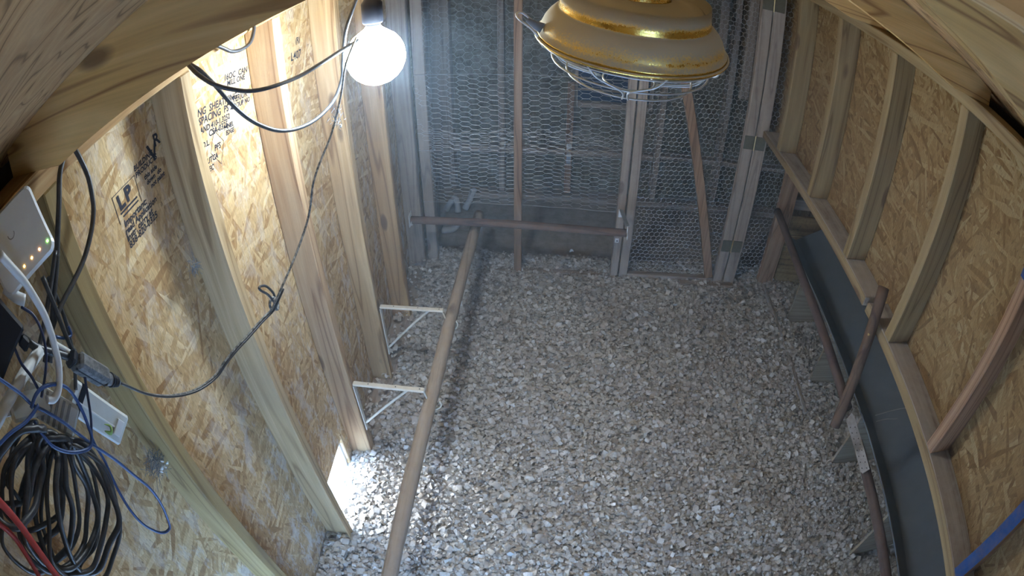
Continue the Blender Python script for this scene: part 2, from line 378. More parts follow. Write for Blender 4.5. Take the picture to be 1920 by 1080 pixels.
def osb(name, plane, gain=1.0, warm=(1, 1, 1), dust=0.0, pale_patch=0.0, contrast=1.0):
    """oriented strand board: layers of long flakes lying at all angles, the topmost flake wins"""
    t = NT(name)
    tc = t.n('ShaderNodeTexCoord').outputs['Object']
    rot0 = {'yz': (0, R(90), 0), 'xz': (R(90), 0, 0), 'xy': (0, 0, 0)}[plane]
    base = t.vmap(tc, (1, 1, 1), rot0)
    wv = t.n('ShaderNodeTexNoise'); t.l(base, wv.inputs['Vector']); wv.inputs['Scale'].default_value = 9.0
    sc = t.n('ShaderNodeVectorMath', operation='SCALE'); t.l(wv.outputs['Color'], sc.inputs[0]); sc.inputs['Scale'].default_value = 0.012
    ad = t.n('ShaderNodeVectorMath', operation='ADD'); t.l(base, ad.inputs[0]); t.l(sc.outputs[0], ad.inputs[1])
    base = ad.outputs[0]
    h = None
    for i, (ang, L, W) in enumerate(((78, 8, 62), (24, 10, 80), (118, 10, 70), (152, 9, 88), (96, 7, 76))):
        mp = t.vmap(t.vmap(base, (1, 1, 1), (0, 0, R(ang))), (L, W, 0.0), (0, 0, 0), (3.1 * i, 1.7 * i, 5.0 * i))
        vo = t.n('ShaderNodeTexVoronoi', voronoi_dimensions='2D'); t.l(mp, vo.inputs['Vector']); vo.inputs['Scale'].default_value = 1.0
        vo.inputs['Randomness'].default_value = 0.95
        sp = t.n('ShaderNodeSeparateColor'); t.l(vo.outputs['Color'], sp.inputs[0])
        ht, sh = sp.outputs[0], sp.outputs[1]
        if h is None: h, shade = ht, sh
        else:
            win = t.math('GREATER_THAN', ht, h)
            nd = t.n('ShaderNodeMix', data_type='FLOAT'); t.l(win, nd.inputs[0]); t.l(shade, nd.inputs[2]); t.l(sh, nd.inputs[3])
            shade = nd.outputs[0]
            h = t.math('MAXIMUM', h, ht)
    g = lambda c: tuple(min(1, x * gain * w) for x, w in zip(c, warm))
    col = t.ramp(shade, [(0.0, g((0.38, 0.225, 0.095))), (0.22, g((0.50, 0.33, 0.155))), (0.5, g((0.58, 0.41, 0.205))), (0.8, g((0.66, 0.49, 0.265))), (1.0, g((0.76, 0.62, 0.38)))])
    fine = t.noise(t.vmap(base, (45, 260, 60), (0, 0, R(75))), 1.0, 3.0, 0.65)
    col = t.mix(0.45, col, t.ramp(fine, [(0.3, (0.35, 0.3, 0.26)), (0.62, (1, 1, 1))]), 'MULTIPLY')
    gap = t.ramp(t.noise(t.vmap(base, (40, 190, 30), (0, 0, R(62))), 1.0, 3.0, 0.7), [(0.30, (1, 1, 1)), (0.38, (0, 0, 0))])
    col = t.mix(t.math('MULTIPLY', gap, 0.75), col, g((0.14, 0.09, 0.05)))
    if dust:
        dn = t.noise(base, 7.0, 5.0, 0.7)
        col = t.mix(t.math('MULTIPLY', t.ramp(dn, [(0.45, (0, 0, 0)), (0.62, (1, 1, 1))]), dust), col, (0.62, 0.60, 0.58))
    if pale_patch:                       # pale grey patches, stronger towards the bottom
        sp2 = t.n('ShaderNodeSeparateXYZ'); t.l(tc, sp2.inputs[0])
        low = t.ramp(sp2.outputs[2], [(0.25, (1, 1, 1)), (1.0, (0.35, 0.35, 0.35)), ])
        sn = t.noise(t.vmap(base, (9, 22, 9), (0, 0, R(80))), 1.0, 5.0, 0.75)
        col = t.mix(t.math('MULTIPLY', t.math('MULTIPLY', t.ramp(sn, [(0.50, (0, 0, 0)), (0.60, (1, 1, 1))]), low), pale_patch), col, (0.66, 0.66, 0.66))
    t.bump(fine, 0.6, 0.0016)
    return t.finish(col, 0.8, 0, 0.2)

def plain(name, col, rough=0.6, metal=0.0, spec=0.3, var=0.12, scale=40.0, dust=0.0, dustcol=(0.5, 0.48, 0.45)):
    t = NT(name)
    tc = t.n('ShaderNodeTexCoord').outputs['Object']
    n = t.noise(tc, scale, 4.0, 0.6)
    c = t.mix(1.0, col, t.ramp(n, [(0.3, (1 - var,) * 3), (0.7, (1 + 0 * var,) * 3)]), 'MULTIPLY')
    if dust:
        d = t.noise(tc, scale * 2.3, 5.0, 0.7)
        f = t.math('MULTIPLY', t.ramp(d, [(0.4, (0, 0, 0)), (0.65, (1, 1, 1))]), dust)
        c = t.mix(f, c, dustcol)
        m = t.math('MULTIPLY', t.math('SUBTRACT', 1.0, f), metal)
        t.bump(d, 0.3, 0.001)
        return t.finish(c, rough, m, spec)
    return t.finish(c, rough, metal, spec)

def emit(name, col, strength):
    t = NT(name)
    t.b.inputs['Base Color'].default_value = (*col, 1)
    t.b.inputs['Emission Color'].default_value = (*col, 1)
    t.b.inputs['Emission Strength'].default_value = strength
    return t.m

PINE_L, PINE_M, PINE_D = (0.64, 0.47, 0.265), (0.54, 0.37, 0.19), (0.32, 0.19, 0.085)
W = {}
for ax, nm in ((0, 'x'), (1, 'y'), (2, 'z')):
    W[nm] = wood('pine_grain_' + nm, ax, PINE_L, PINE_M, PINE_D, tint2=(1.0, 0.88, 0.72))
W_GREEN = wood('treated_pine', 2, (0.44, 0.33, 0.155), (0.37, 0.27, 0.115), (0.23, 0.155, 0.06), knots=False)
W_ORANGE = wood('resinous_pine', 2, (0.60, 0.43, 0.255), (0.51, 0.335, 0.185), (0.32, 0.18, 0.09), rings=7)
W_PALE = wood('pale_spruce_z', 2, (0.58, 0.43, 0.25), (0.49, 0.35, 0.185), (0.31, 0.20, 0.095), rings=8)
W_RED = wood('weathered_brown_lumber', 2, (0.42, 0.27, 0.17), (0.34, 0.20, 0.12), (0.20, 0.11, 0.06), rings=12)
W_GREY_Z = wood('weathered_grey_lumber_z', 2, (0.46, 0.38, 0.31), (0.38, 0.30, 0.24), (0.25, 0.19, 0.15), dust=0.25)
W_GREY_X = wood('weathered_grey_lumber_x', 0, (0.46, 0.38, 0.31), (0.38, 0.30, 0.24), (0.25, 0.19, 0.15), dust=0.25)
W_GREY_Y = wood('dusty_plate_y', 1, (0.45, 0.40, 0.35), (0.38, 0.33, 0.28), (0.27, 0.22, 0.18), dust=0.5)
W_DUSTY_Y = wood('dusty_pine_y', 1, (0.55, 0.46, 0.36), (0.47, 0.38, 0.29), (0.33, 0.25, 0.19), dust=0.55, knots=False)
W_RAFT = wood('rafter_pine', 0, (0.80, 0.52, 0.22), (0.70, 0.43, 0.16), (0.38, 0.20, 0.07), rings=10)
W_PLY_Y = wood('roof_sheathing', 0, (0.60, 0.38, 0.19), (0.52, 0.31, 0.145), (0.25, 0.14, 0.06), rings=16, knots=False)
POLE = wood('bare_wooden_pole', 1, (0.52, 0.43, 0.33), (0.46, 0.37, 0.28), (0.33, 0.25, 0.18), rings=6, dust=0.4)
POLE_X = wood('worn_dowel_x', 0, (0.22, 0.13, 0.09), (0.18, 0.105, 0.075), (0.10, 0.055, 0.04), rings=6, dust=0.08)
POLE_D = wood('dark_perch_dowel', 1, (0.14, 0.085, 0.068), (0.115, 0.07, 0.056), (0.07, 0.04, 0.03), rings=6, dust=0.06)
POLE_S = wood('dark_stick', 2, (0.17, 0.10, 0.068), (0.13, 0.08, 0.052), (0.075, 0.042, 0.03), rings=6)
OSB_L = osb('strand_board_warm', 'yz', 1.0, pale_patch=0.7)
OSB_R_DIM = osb('strand_board_dimmed', 'yz', 0.50, (1.0, 0.93, 0.84))  # darkened: the light falling off to the right is put into the colour
R_PINE_DIM = [wood('dimmed_wall_pine_' + n_, a_, (0.36, 0.265, 0.14), (0.295, 0.21, 0.105), (0.19, 0.12, 0.055), rings=8) for a_, n_ in ((1, 'y'), (2, 'z'))]  # right wall lumber, its colour lowered for the weaker light there
EAVE_SHADE = plain('shaded_eave_board', (0.03, 0.025, 0.02), 0.9)  # near-black: the shade of the open eave gap is put into the boards
OSB_F = osb('strand_board_front', 'xz', 1.0)
OSB_B = osb('strand_board_back', 'xz', 0.42, (0.80, 0.97, 1.30), dust=0.25)  # dim blue daylight of the far end is put into this tint
PLYW = wood('plywood_divider', 0, (0.38, 0.32, 0.24), (0.33, 0.27, 0.19), (0.24, 0.18, 0.12), rings=14, knots=False)
FLOOR_M = plain('bare_floorboard', (0.40, 0.36, 0.32), 0.85, var=0.3, scale=9, dust=0.6, dustcol=(0.52, 0.50, 0.48))
INK = plain('black_ink', (0.035, 0.035, 0.05), 0.8, var=0.5, scale=300)
GREYSHEET = plain('grey_plastic_sheet', (0.15, 0.165, 0.18), 0.5, spec=0.35, var=0.15, scale=12, dust=0.12, dustcol=(0.2, 0.2, 0.2))
GREYEDGE = plain('bare_sheet_edge', (0.30, 0.30, 0.29), 0.5)
WHITE_MET = plain('cream_enamel_metal', (0.80, 0.77, 0.68), 0.45, dust=0.15)
WHITE_GAL = plain('white_enamel_bracket', (0.85, 0.87, 0.9), 0.4)
GALV = plain('galvanised_steel', (0.62, 0.66, 0.72), 0.42, 0.75, var=0.3, scale=60)
WIRE = plain('galvanised_wire', (0.62, 0.64, 0.66), 0.45, 0.5)
DARKMET = plain('dark_bronze_hinge', (0.17, 0.155, 0.11), 0.55, 0.4, dust=0.25, dustcol=(0.25, 0.24, 0.2))
BRASSPIN = plain('brass_hinge_pin', (0.70, 0.55, 0.28), 0.35, 0.8)
BLACKRUB = plain('black_rubber_cable', (0.028, 0.030, 0.036), 0.42, spec=0.5, dust=0.18, dustcol=(0.16, 0.17, 0.18), scale=25)
DUSTYWIRE = plain('dusty_wire', (0.05, 0.055, 0.06), 0.6, dust=0.6, dustcol=(0.55, 0.55, 0.53), scale=60)
BLUECAB = plain('blue_network_cable', (0.022, 0.065, 0.22), 0.4, spec=0.5)
DARKBLUE = plain('dark_blue_cable', (0.02, 0.035, 0.11), 0.4, spec=0.5)
REDCAB = plain('red_cable', (0.42, 0.055, 0.05), 0.5)
WHITECAB = plain('white_cable', (0.66, 0.70, 0.72), 0.45)
WHITEPL = plain('white_plastic', (0.80, 0.86, 0.90), 0.35, spec=0.5, var=0.05)
OFFWHITE = plain('translucent_white_plastic', (0.72, 0.78, 0.78), 0.4, spec=0.5)
BLACKPL = plain('black_plastic', (0.012, 0.015, 0.024), 0.5)
PLUGPL = plain('dusty_grey_plug', (0.10, 0.11, 0.12), 0.55, dust=0.65, dustcol=(0.34, 0.36, 0.38))
GREYPL = plain('grey_plastic', (0.33, 0.36, 0.38), 0.5)
BLUEPAINT = plain('peeling_blue_tape', (0.012, 0.075, 0.28), 0.55, var=0.4, scale=14, dust=0.35, dustcol=(0.20, 0.12, 0.07))
COBWEB = plain('grey_dust_fluff', (0.22, 0.24, 0.27), 0.95)
PIPEGREY = plain('dusty_grey_pipe', (0.50, 0.52, 0.55), 0.8, dust=0.5)
GLASSBLUE = plain('dark_blue_pane', (0.012, 0.035, 0.10), 0.12, spec=0.6, var=0.2, scale=6)
GREENLEAF = plain('green_tag', (0.25, 0.42, 0.10), 0.6)
CONCRETE = plain('bright_gravel', (0.75, 0.75, 0.72), 0.9)

def brass():
    t = NT('dusty_brass')
    tc = t.n('ShaderNodeTexCoord').outputs['Object']
    geo = t.n('ShaderNodeNewGeometry')
    sp = t.n('ShaderNodeSeparateXYZ'); t.l(geo.outputs['Normal'], sp.inputs[0])
    d1 = t.noise(tc, 420.0, 3.0, 0.75)
    d2 = t.noise(tc, 30.0, 4.0, 0.6)
    up = t.ramp(sp.outputs[2], [(0.05, (0, 0, 0)), (0.8, (1, 1, 1))])
    amt = t.math('ADD', t.math('MULTIPLY', up, 0.75), t.math('ADD', t.math('MULTIPLY', d1, 0.70), t.math('MULTIPLY', d2, 0.45)))
    f = t.ramp(amt, [(0.70, (0, 0, 0)), (1.05, (0.95, 0.95, 0.95))])
    col = t.mix(f, (0.86, 0.62, 0.17), (0.50, 0.47, 0.37))
    t.bump(d1, 0.25, 0.0008)
    return t.finish(col, t.math('ADD', t.math('MULTIPLY', f, 0.55), 0.24), t.math('SUBTRACT', 1.0, t.math('MULTIPLY', f, 0.85)), 0.4)
BRASS = brass()

def chips_mat():
    t = NT('wood_shavings')
    geo = t.n('ShaderNodeNewGeometry')
    tc = t.n('ShaderNodeTexCoord').outputs['Object']
    col = t.ramp(geo.outputs['Random Per Island'], [(0.0, (0.40, 0.35, 0.29)), (0.18, (0.58, 0.54, 0.485)), (0.5, (0.68, 0.66, 0.62)), (0.8, (0.77, 0.76, 0.73)), (1.0, (0.86, 0.84, 0.80))])
    col = t.mix(0.35, col, t.ramp(t.noise(tc, 140.0, 2.0), [(0.3, (0.5, 0.48, 0.45)), (0.7, (1, 1, 1))]), 'MULTIPLY')
    patch = t.noise(tc, 2.6, 3.0)
    col = t.mix(t.math('MULTIPLY', t.ramp(patch, [(0.42, (0, 0, 0)), (0.62, (1, 1, 1))]), 0.35), col, (0.50, 0.46, 0.44))
    return t.finish(col, 0.85, 0, 0.2)
CHIPS = chips_mat()
# ------------------------------------------------------------------ the coop: floor, walls, roof, wire partition
def pbox(x0, x1, y0, y1, z0, z1):
    return cbox(x0, x1, y0, y1, z0, z1, 0.0004)

XL, XR = -0.66, 1.0                # inner faces of the studs
OL, OR = -0.749, 1.089             # inner faces of the strand board
YF, YB = -0.30, 3.30               # near and far end walls
YS = 2.44                          # wire partition
PLATE0, PLATE1 = 1.70, 1.738       # top plates
RIDGE, RB, RT, PITCH = 0.17, 1.9650, 0.093, 0.30
XO = 1.62                          # outer wall of the nest annex
def rz(x): return RB - PITCH * abs(x - RIDGE)

# floor
fl = mesh('floor', pbox(-0.80, XO + 0.02, YF - 0.02, YB + 0.02, -0.06, 0.0), FLOOR_M)
tag(fl, kind='structure')

# left wall
wl = structure('wall_left')
HOLE = (0.86, 1.163, 0.0, 0.175)   # pop hole y0 y1 z0 z1
osbs = []
top = 1.7365
for (a, b) in ((YF, 0.43), (0.43, 1.63), (1.63, 2.845), (2.845, YB)):
    if a < HOLE[0] < b:
        vf = join([pbox(OL - 0.011, OL, a, HOLE[0], 0, top), pbox(OL - 0.011, OL, HOLE[0], HOLE[1], HOLE[3], top), pbox(OL - 0.011, OL, HOLE[1], b, 0, top)])
    else:
        vf = pbox(OL - 0.011, OL, a, b, 0, top)
    osbs.append(mesh('strand_board_panel', vf, OSB_L, wl))
left_studs = [(0.013, W['z']), (0.413, W_GREEN), (0.811, W_PALE), (1.213, W_ORANGE), (1.612, W['z']), (2.022, W['z']), (2.425, W_GREY_Z), (2.83, W_GREY_Z), (3.23, W_GREY_Z)]
for (y, m) in left_studs:
    mesh('stud', cbox(OL, XL, y, y + 0.038, 0.0 if 0.8 < y < 1.3 else 0.038, PLATE0), m, wl)
mesh('top_plate', cbox(OL, XL, YF, YB, PLATE0, PLATE1), W['y'], wl)
mesh('bottom_plate', cbox(OL, XL + 0.008, 1.252, YB, 0.0, 0.037), W_DUSTY_Y, wl)
mesh('bottom_plate', cbox(OL, XL, YF, 0.810, 0.0, 0.037), W_DUSTY_Y, wl)
# printed grade stamps on the sheathing
px = OL + 0.0006
def wtext(s, size, y, z, panel, slope=0.0, shear=0.15, bold=0.0006):
    c, q = math.cos(slope), math.sin(slope)
    text_mesh(s, size, (px, y, z), (0, c, q), (0, -q, c), INK, panel, 'grade_stamp', shear, bold)
P1 = osbs[1]
def wrect(y0, y1, z0, z1, panel):
    mesh('grade_stamp', ([(px, y0, z0), (px, y1, z0), (px, y1, z1), (px, y0, z1)], [[0, 1, 2, 3]]), INK, panel)
wtext('L', 0.040, 0.642, 1.522, P1, 0.05, 0, 0.002)
wtext('P', 0.040, 0.668, 1.524, P1, 0.05, 0, 0.002)
wrect(0.640, 0.700, 1.514, 1.518, P1)
wrect(0.645, 0.700, 1.506, 1.5095, P1)
for a in ((0.630, 0.708, 1.556, 1.5575), (0.630, 0.6315, 1.500, 1.5575), (0.708, 0.7095, 1.500, 1.5575)): wrect(*a, P1)
wtext('Important:', 0.019, 0.640, 1.487, P1)
wtext('read Application', 0.0175, 0.636, 1.473, P1)
wtext('Instr. carry at', 0.0175, 0.634, 1.459, P1)
wtext('838-820-0325', 0.019, 0.634, 1.444, P1)
wtext('BUILDING', 0.015, 0.712, 1.562, P1)
wtext('PRODUCTS', 0.015, 0.712, 1.548, P1)
wtext('this side', 0.014, 0.735, 1.530, P1)
wtext('down  do', 0.014, 0.738, 1.517, P1)
wtext('not paint', 0.014, 0.748, 1.504, P1)
wtext('V', 0.055, 0.765, 1.548, P1, 0, 0, 0.001)
wtext('R', 0.036, 0.790, 1.572, P1, 0, 0, 0.001)
sl = -0.17
wtext('NG  SHEATHING', 0.024, 0.958, 1.556, P1, sl)
wtext('SPACING  PS 2', 0.024, 0.955, 1.536, P1, sl)
wtext('AND 410-1.3252', 0.019, 0.955, 1.516, P1, sl)
wtext('CSA-0325', 0.021, 0.985, 1.494, P1, sl)
wtext('O.L.', 0.018, 0.950, 1.482, P1, sl)
wtext('16OC  CAN', 0.022, 1.090, 1.590, P1, sl)
wtext('MILL ONE', 0.020, 1.100, 1.572, P1, sl)
wtext('EXTERIOR', 0.022, 1.085, 1.528, P1, sl)
wtext('GROUP NO', 0.018, 1.100, 1.509, P1, sl)
wtext('PANEL', 0.016, 1.050, 1.478, P1, sl)
wtext('EDGE', 0.016, 1.055, 1.462, P1, sl)
wtext('UTCA', 0.018, 0.955, 1.440, P1, sl)
wtext('EC', 0.018, 0.955, 1.420, P1, sl)
wtext('PFS', 0.020, 0.995, 1.452, P1, sl)
for q in range(4):                                  # diamond round the mill mark
    a0, a1 = (q * 90, q * 90 + 90)
    p = [(1.010 + 0.032 * math.cos(R(a)), 1.455 + 0.045 * math.sin(R(a))) for a in (a0, a1)]
    mesh('grade_stamp', ([(px, p[0][0], p[0][1]), (px, p[1][0], p[1][1]), (px, p[1][0] * 0.95 + 1.010 * 0.05, p[1][1] * 0.95 + 1.455 * 0.05), (px, p[0][0] * 0.95 + 1.010 * 0.05, p[0][1] * 0.95 + 1.455 * 0.05)], [[0, 1, 2, 3]]), INK, P1)
wtext('L407', 0.036, 1.455, 1.512, P1, -0.12)
wtext('(R)', 0.024, 1.500, 1.556, P1, -0.12)

# right wall: a half-height stud wall standing on a raised plate
wr = structure('wall_right')
for (a, b) in ((YF, 0.62), (0.62, 1.83), (1.83, YB)):
    mesh('strand_board_panel', pbox(OR, OR + 0.011, a, b, 0.913, top), OSB_R_DIM, wr)
for (y, m) in ((0.20, W_RED), (0.600, W_RED), (1.010, R_PINE_DIM[1]), (1.410, R_PINE_DIM[1]), (1.808, R_PINE_DIM[1]), (2.205, R_PINE_DIM[1])):
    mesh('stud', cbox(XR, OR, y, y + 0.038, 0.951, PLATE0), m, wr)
mesh('sill_plate', cbox(XR, OR, YF, 1.190, 0.914, 0.951), W_GREY_Y, wr)
mesh('sill_plate', cbox(XR, OR, 1.215, 2.436, 0.914, 0.951), W_GREY_Y, wr)
mesh('sill_face', cbox(XR - 0.0012, XR - 0.0002, YF, 1.190, 0.9155, 0.9495), R_PINE_DIM[0], wr)
mesh('sill_face', cbox(XR - 0.0012, XR - 0.0002, 1.215, 2.436, 0.9155, 0.9495), R_PINE_DIM[0], wr)
mesh('top_plate', cbox(XR, OR, YF, YB, PLATE0, PLATE1), R_PINE_DIM[0], wr)
mesh('annex_roof', pbox(OR + 0.0115, XO, YF, YB, 0.920, 0.932), W_PLY_Y, wr)
mesh('annex_wall', pbox(XO, XO + 0.011, YF, YB, 0.0, 0.932), OSB_R_DIM, wr)

# back wall
wb = structure('wall_back')
def gable(y0, y1, x0, x1):
    return prism([(x0, 0.0), (x1, 0.0), (x1, rz(x1) + RT), (RIDGE, RB + RT), (x0, rz(x0) + RT)], 1, y0, y1)
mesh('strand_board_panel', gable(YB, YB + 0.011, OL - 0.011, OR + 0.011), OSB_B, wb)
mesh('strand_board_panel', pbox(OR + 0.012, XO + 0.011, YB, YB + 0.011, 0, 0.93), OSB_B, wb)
for (x, z0, z1) in ((-0.345, 0.06, 1.75), (-0.66, 0.06, 1.68), (0.62, 0.06, 1.80), (1.03, 0.06, 1.68)):
    mesh('stud', cbox(x, x + 0.038, YB - 0.089, YB - 0.0005, z0, z1), W_GREY_Z, wb)
mesh('bottom_plate', cbox(-0.658, 1.55, YB - 0.089, YB - 0.0005, 0.0, 0.038), W_GREY_X, wb)
mesh('rail', cbox(-0.658, -0.347, YB - 0.070, YB - 0.0005, 0.330, 0.368), W_GREY_X, wb)
mesh('rail', cbox(-0.305, 0.618, YB - 0.070, YB - 0.0005, 0.330, 0.368), W_GREY_X, wb)
mesh('rail', cbox(0.660, 1.60, YB - 0.070, YB - 0.0005, 0.345, 0.375), W_GREY_X, wb)
mesh('hanging_board', cbox(0.93, 0.985, YB - 0.10, YB - 0.09, 0.97, 1.65), W_GREY_Z, wb)
mesh('hanging_board', cbox(1.02, 1.078, 2.95, 2.975, 0.92, 1.69), W_GREY_Z, wb)
win = structure('window_1')
mesh('window_pane', pbox(0.125, 0.560, YB - 0.012, YB - 0.006, 0.690, 0.960), GLASSBLUE, win)
for (a, b, c, d) in ((0.100, 0.125, 0.655, 0.985), (0.560, 0.585, 0.655, 0.985)):
    mesh('window_frame', cbox(a, b, YB - 0.035, YB - 0.001, c, d), W_GREY_Z, win)
mesh('window_frame', cbox(0.126, 0.559, YB - 0.035, YB - 0.001, 0.961, 0.985), W_GREY_X, win)
mesh('window_sill', cbox(0.126, 0.559, YB - 0.055, YB - 0.001, 0.655, 0.689), W_GREY_X, win)
mesh('glazing_bar', cbox(0.126, 0.559, YB - 0.020, YB - 0.0125, 0.756, 0.770), W_GREY_X, win)

# near end wall behind the camera, with an open hatch that lets daylight in low down
wf = structure('wall_front')
HX0, HX1, HZ0, HZ1 = -0.62, 0.16, 0.06, 0.72
x0, x1 = OL - 0.011, OR + 0.011
VX0, VX1, VZ0, VZ1 = 0.20, 0.46, 1.66, 1.82
mesh('strand_board_panel', join([
    prism([(x0, 0.0), (HX0, 0.0), (HX0, rz(HX0) + RT), (x0, rz(x0) + RT)], 1, YF - 0.011, YF),
    prism([(HX0, 0.0), (HX1, 0.0), (HX1, HZ0), (HX0, HZ0)], 1, YF - 0.011, YF),
    prism([(HX0, HZ1), (HX1, HZ1), (HX1, rz(HX1) + RT), (HX0, rz(HX0) + RT)], 1, YF - 0.011, YF),
    prism([(HX1, 0.0), (x1, 0.0), (x1, VZ0), (HX1, VZ0)], 1, YF - 0.011, YF),
    prism([(HX1, VZ0), (VX0, VZ0), (VX0, rz(VX0) + RT), (RIDGE, RB + RT), (HX1, rz(HX1) + RT)], 1, YF - 0.011, YF),
    prism([(VX0, VZ1), (VX1, VZ1), (VX1, rz(VX1) + RT), (VX0, rz(VX0) + RT)], 1, YF - 0.011, YF),
    prism([(VX1, VZ0), (x1, VZ0), (x1, rz(x1) + RT), (VX1, rz(VX1) + RT)], 1, YF - 0.011, YF)]), OSB_F, wf)
ADDED_VENT = structure('added_vent')                       # unseen gable vent, added to let daylight onto the rafters
for (a, b, c, d) in ((VX0 - 0.03, VX0 - 0.001, VZ0 - 0.03, VZ1 + 0.03), (VX1 + 0.001, VX1 + 0.03, VZ0 - 0.03, VZ1 + 0.03)):
    mesh('added_vent_frame', cbox(a, b, YF + 0.0005, YF + 0.02, c, d), W['z'], ADDED_VENT)
for (c, d) in ((VZ0 - 0.03, VZ0 - 0.001), (VZ1 + 0.001, VZ1 + 0.03)):
    mesh('added_vent_frame', cbox(VX0, VX1, YF + 0.0005, YF + 0.02, c, d), W['x'], ADDED_VENT)
mesh('strand_board_panel', pbox(x1 + 0.001, XO + 0.011, YF - 0.011, YF, 0, 0.93), OSB_F, wf)

# roof
ce = structure('ceiling')
for s in (-1, 1):
    xe = -0.90 if s < 0 else 1.24
    za, zb = RB + RT + 0.0005, rz(xe) + RT + 0.0005
    for (a, b) in ((YF - 0.02, 0.62), (0.62, 1.83), (1.83, YB + 0.02)):
        mesh('sheathing_panel', prism([(RIDGE, za), (xe, zb), (xe, zb + 0.012), (RIDGE, za + 0.012)], 1, a, b), W_PLY_Y, ce)
    for y in (-0.20, 0.412, 1.008, 1.62, 2.23, 2.84, 3.235):
        if s < 0:
            xs, xc, xw = RIDGE - 0.0195, RIDGE - (RB - PLATE1) / PITCH, OL + 0.001
        else:
            xs, xc, xw = RIDGE + 0.0195, RIDGE + (RB - PLATE1) / PITCH, OR - 0.001
        poly = [(xs, rz(xs)), (xc, PLATE1 + 0.0005), (xw, PLATE1 + 0.0005), (xw, rz(xw) + RT), (xs, rz(xs) + RT)]
        mesh('rafter', prism(poly, 1, y, y + 0.038), W_RAFT, ce)
for (a, b) in ((-0.90, OL - 0.012), (OR + 0.012, 1.24)):
    mesh('soffit', pbox(a, b, YF - 0.02, YB + 0.02, 1.640, 1.648), EAVE_SHADE, ce)
mesh('fascia', pbox(-0.908, -0.901, YF - 0.02, YB + 0.02, 1.60, 1.76), EAVE_SHADE, ce)
mesh('fascia', pbox(1.241, 1.248, YF - 0.02, YB + 0.02, 1.60, 1.76), EAVE_SHADE, ce)
for y0, y1 in ((YF - 0.03, YF - 0.021), (YB + 0.021, YB + 0.03)):
    mesh('eave_end', pbox(-0.908, OL - 0.012, y0, y1, 1.60, 1.85), EAVE_SHADE, ce)
    mesh('eave_end', pbox(OR + 0.012, 1.248, y0, y1, 1.60, 1.85), EAVE_SHADE, ce)
mesh('ridge_board', cbox(RIDGE - 0.019, RIDGE + 0.019, YF, YB, RB - 0.03, RB + RT - 0.008), W['y'], ce)

# wire partition across the coop
def hex_wires(x0, x1, z0, z1, px_, pz_, pointy, y, r, wav=0.004, seed=1, clip=None):
    """chicken wire: every cell edge is a thin three-sided wire"""
    q = random.Random(seed)
    ph = [q.uniform(0, 6.28) for _ in range(6)]
    def warp(a, b):
        return (a + wav * math.sin(b * 17 + ph[0]) + 0.5 * wav * math.sin(a * 31 + b * 43 + ph[1]),
                b + 1.6 * wav * math.sin(a * 9 + ph[2]) + 0.8 * wav * math.sin(a * 23 + b * 29 + ph[3]))
    segs = []
    if pointy:      # upright cells, twisted sides vertical
        rows = int((z1 - z0) / (0.75 * pz_)) + 2
        cols = int((x1 - x0) / px_) + 2
        for j in range(rows):
            zc = z0 + j * 0.75 * pz_
            for i in range(cols):
                xc = x0 + (i + 0.5 * (j % 2)) * px_
                A, B, C_, D_ = (xc, zc + pz_ / 2), (xc + px_ / 2, zc + pz_ / 4), (xc + px_ / 2, zc - pz_ / 4), (xc - px_ / 2, zc + pz_ / 4)
                segs += [(D_, A), (A, B), (B, C_)]
    else:           # cells lying down, twisted sides horizontal
        cols = int((x1 - x0) / (0.75 * px_)) + 2
        rows = int((z1 - z0) / pz_) + 2
        for i in range(cols):
            xc = x0 + i * 0.75 * px_
            for j in range(rows):
                zc = z0 + (j + 0.5 * (i % 2)) * pz_
                A, B, C_, D_ = (xc - px_ / 4, zc + pz_ / 2), (xc + px_ / 4, zc + pz_ / 2), (xc + px_ / 2, zc), (xc + px_ / 4, zc - pz_ / 2)
                segs += [(A, B), (B, C_), (C_, D_)]
    P, Q = [], []
    for a, b in segs:
        m = ((a[0] + b[0]) / 2, (a[1] + b[1]) / 2)
        if not (x0 <= m[0] <= x1 and z0 <= m[1] <= z1): continue
        if clip and not clip(*m): continue
        a, b = warp(*a), warp(*b)
        P.append((min(max(a[0], x0), x1), y + 0.0015 * math.sin(a[0] * 60 + a[1] * 37), a[1]))
        Q.append((min(max(b[0], x0), x1), y + 0.0015 * math.sin(b[0] * 60 + b[1] * 37), b[1]))
    return wires_np(P, Q, r)

def wires_np(P, Q, r):
    P, Q = np.array(P), np.array(Q)
    d = Q - P; L = np.linalg.norm(d, axis=1, keepdims=True); d = d / np.maximum(L, 1e-9)
    u = np.cross(d, np.array([0.0, 1.0, 0.0])); u /= np.maximum(np.linalg.norm(u, axis=1, keepdims=True), 1e-9)
    w = np.cross(d, u)
    V = []
    for E_ in (P, Q):
        for k in range(3):
            a = 2 * math.pi * k / 3
            V.append(E_ + r * (u * math.cos(a) + w * math.sin(a)))
    V = np.stack(V, 1).reshape(-1, 3)
    n = len(P); b = (np.arange(n) * 6)[:, None]
    F = np.concatenate([b + np.array([[k, (k + 1) % 3, 3 + (k + 1) % 3, 3 + k]]) for k in range(3)])
    return V, F.tolist()

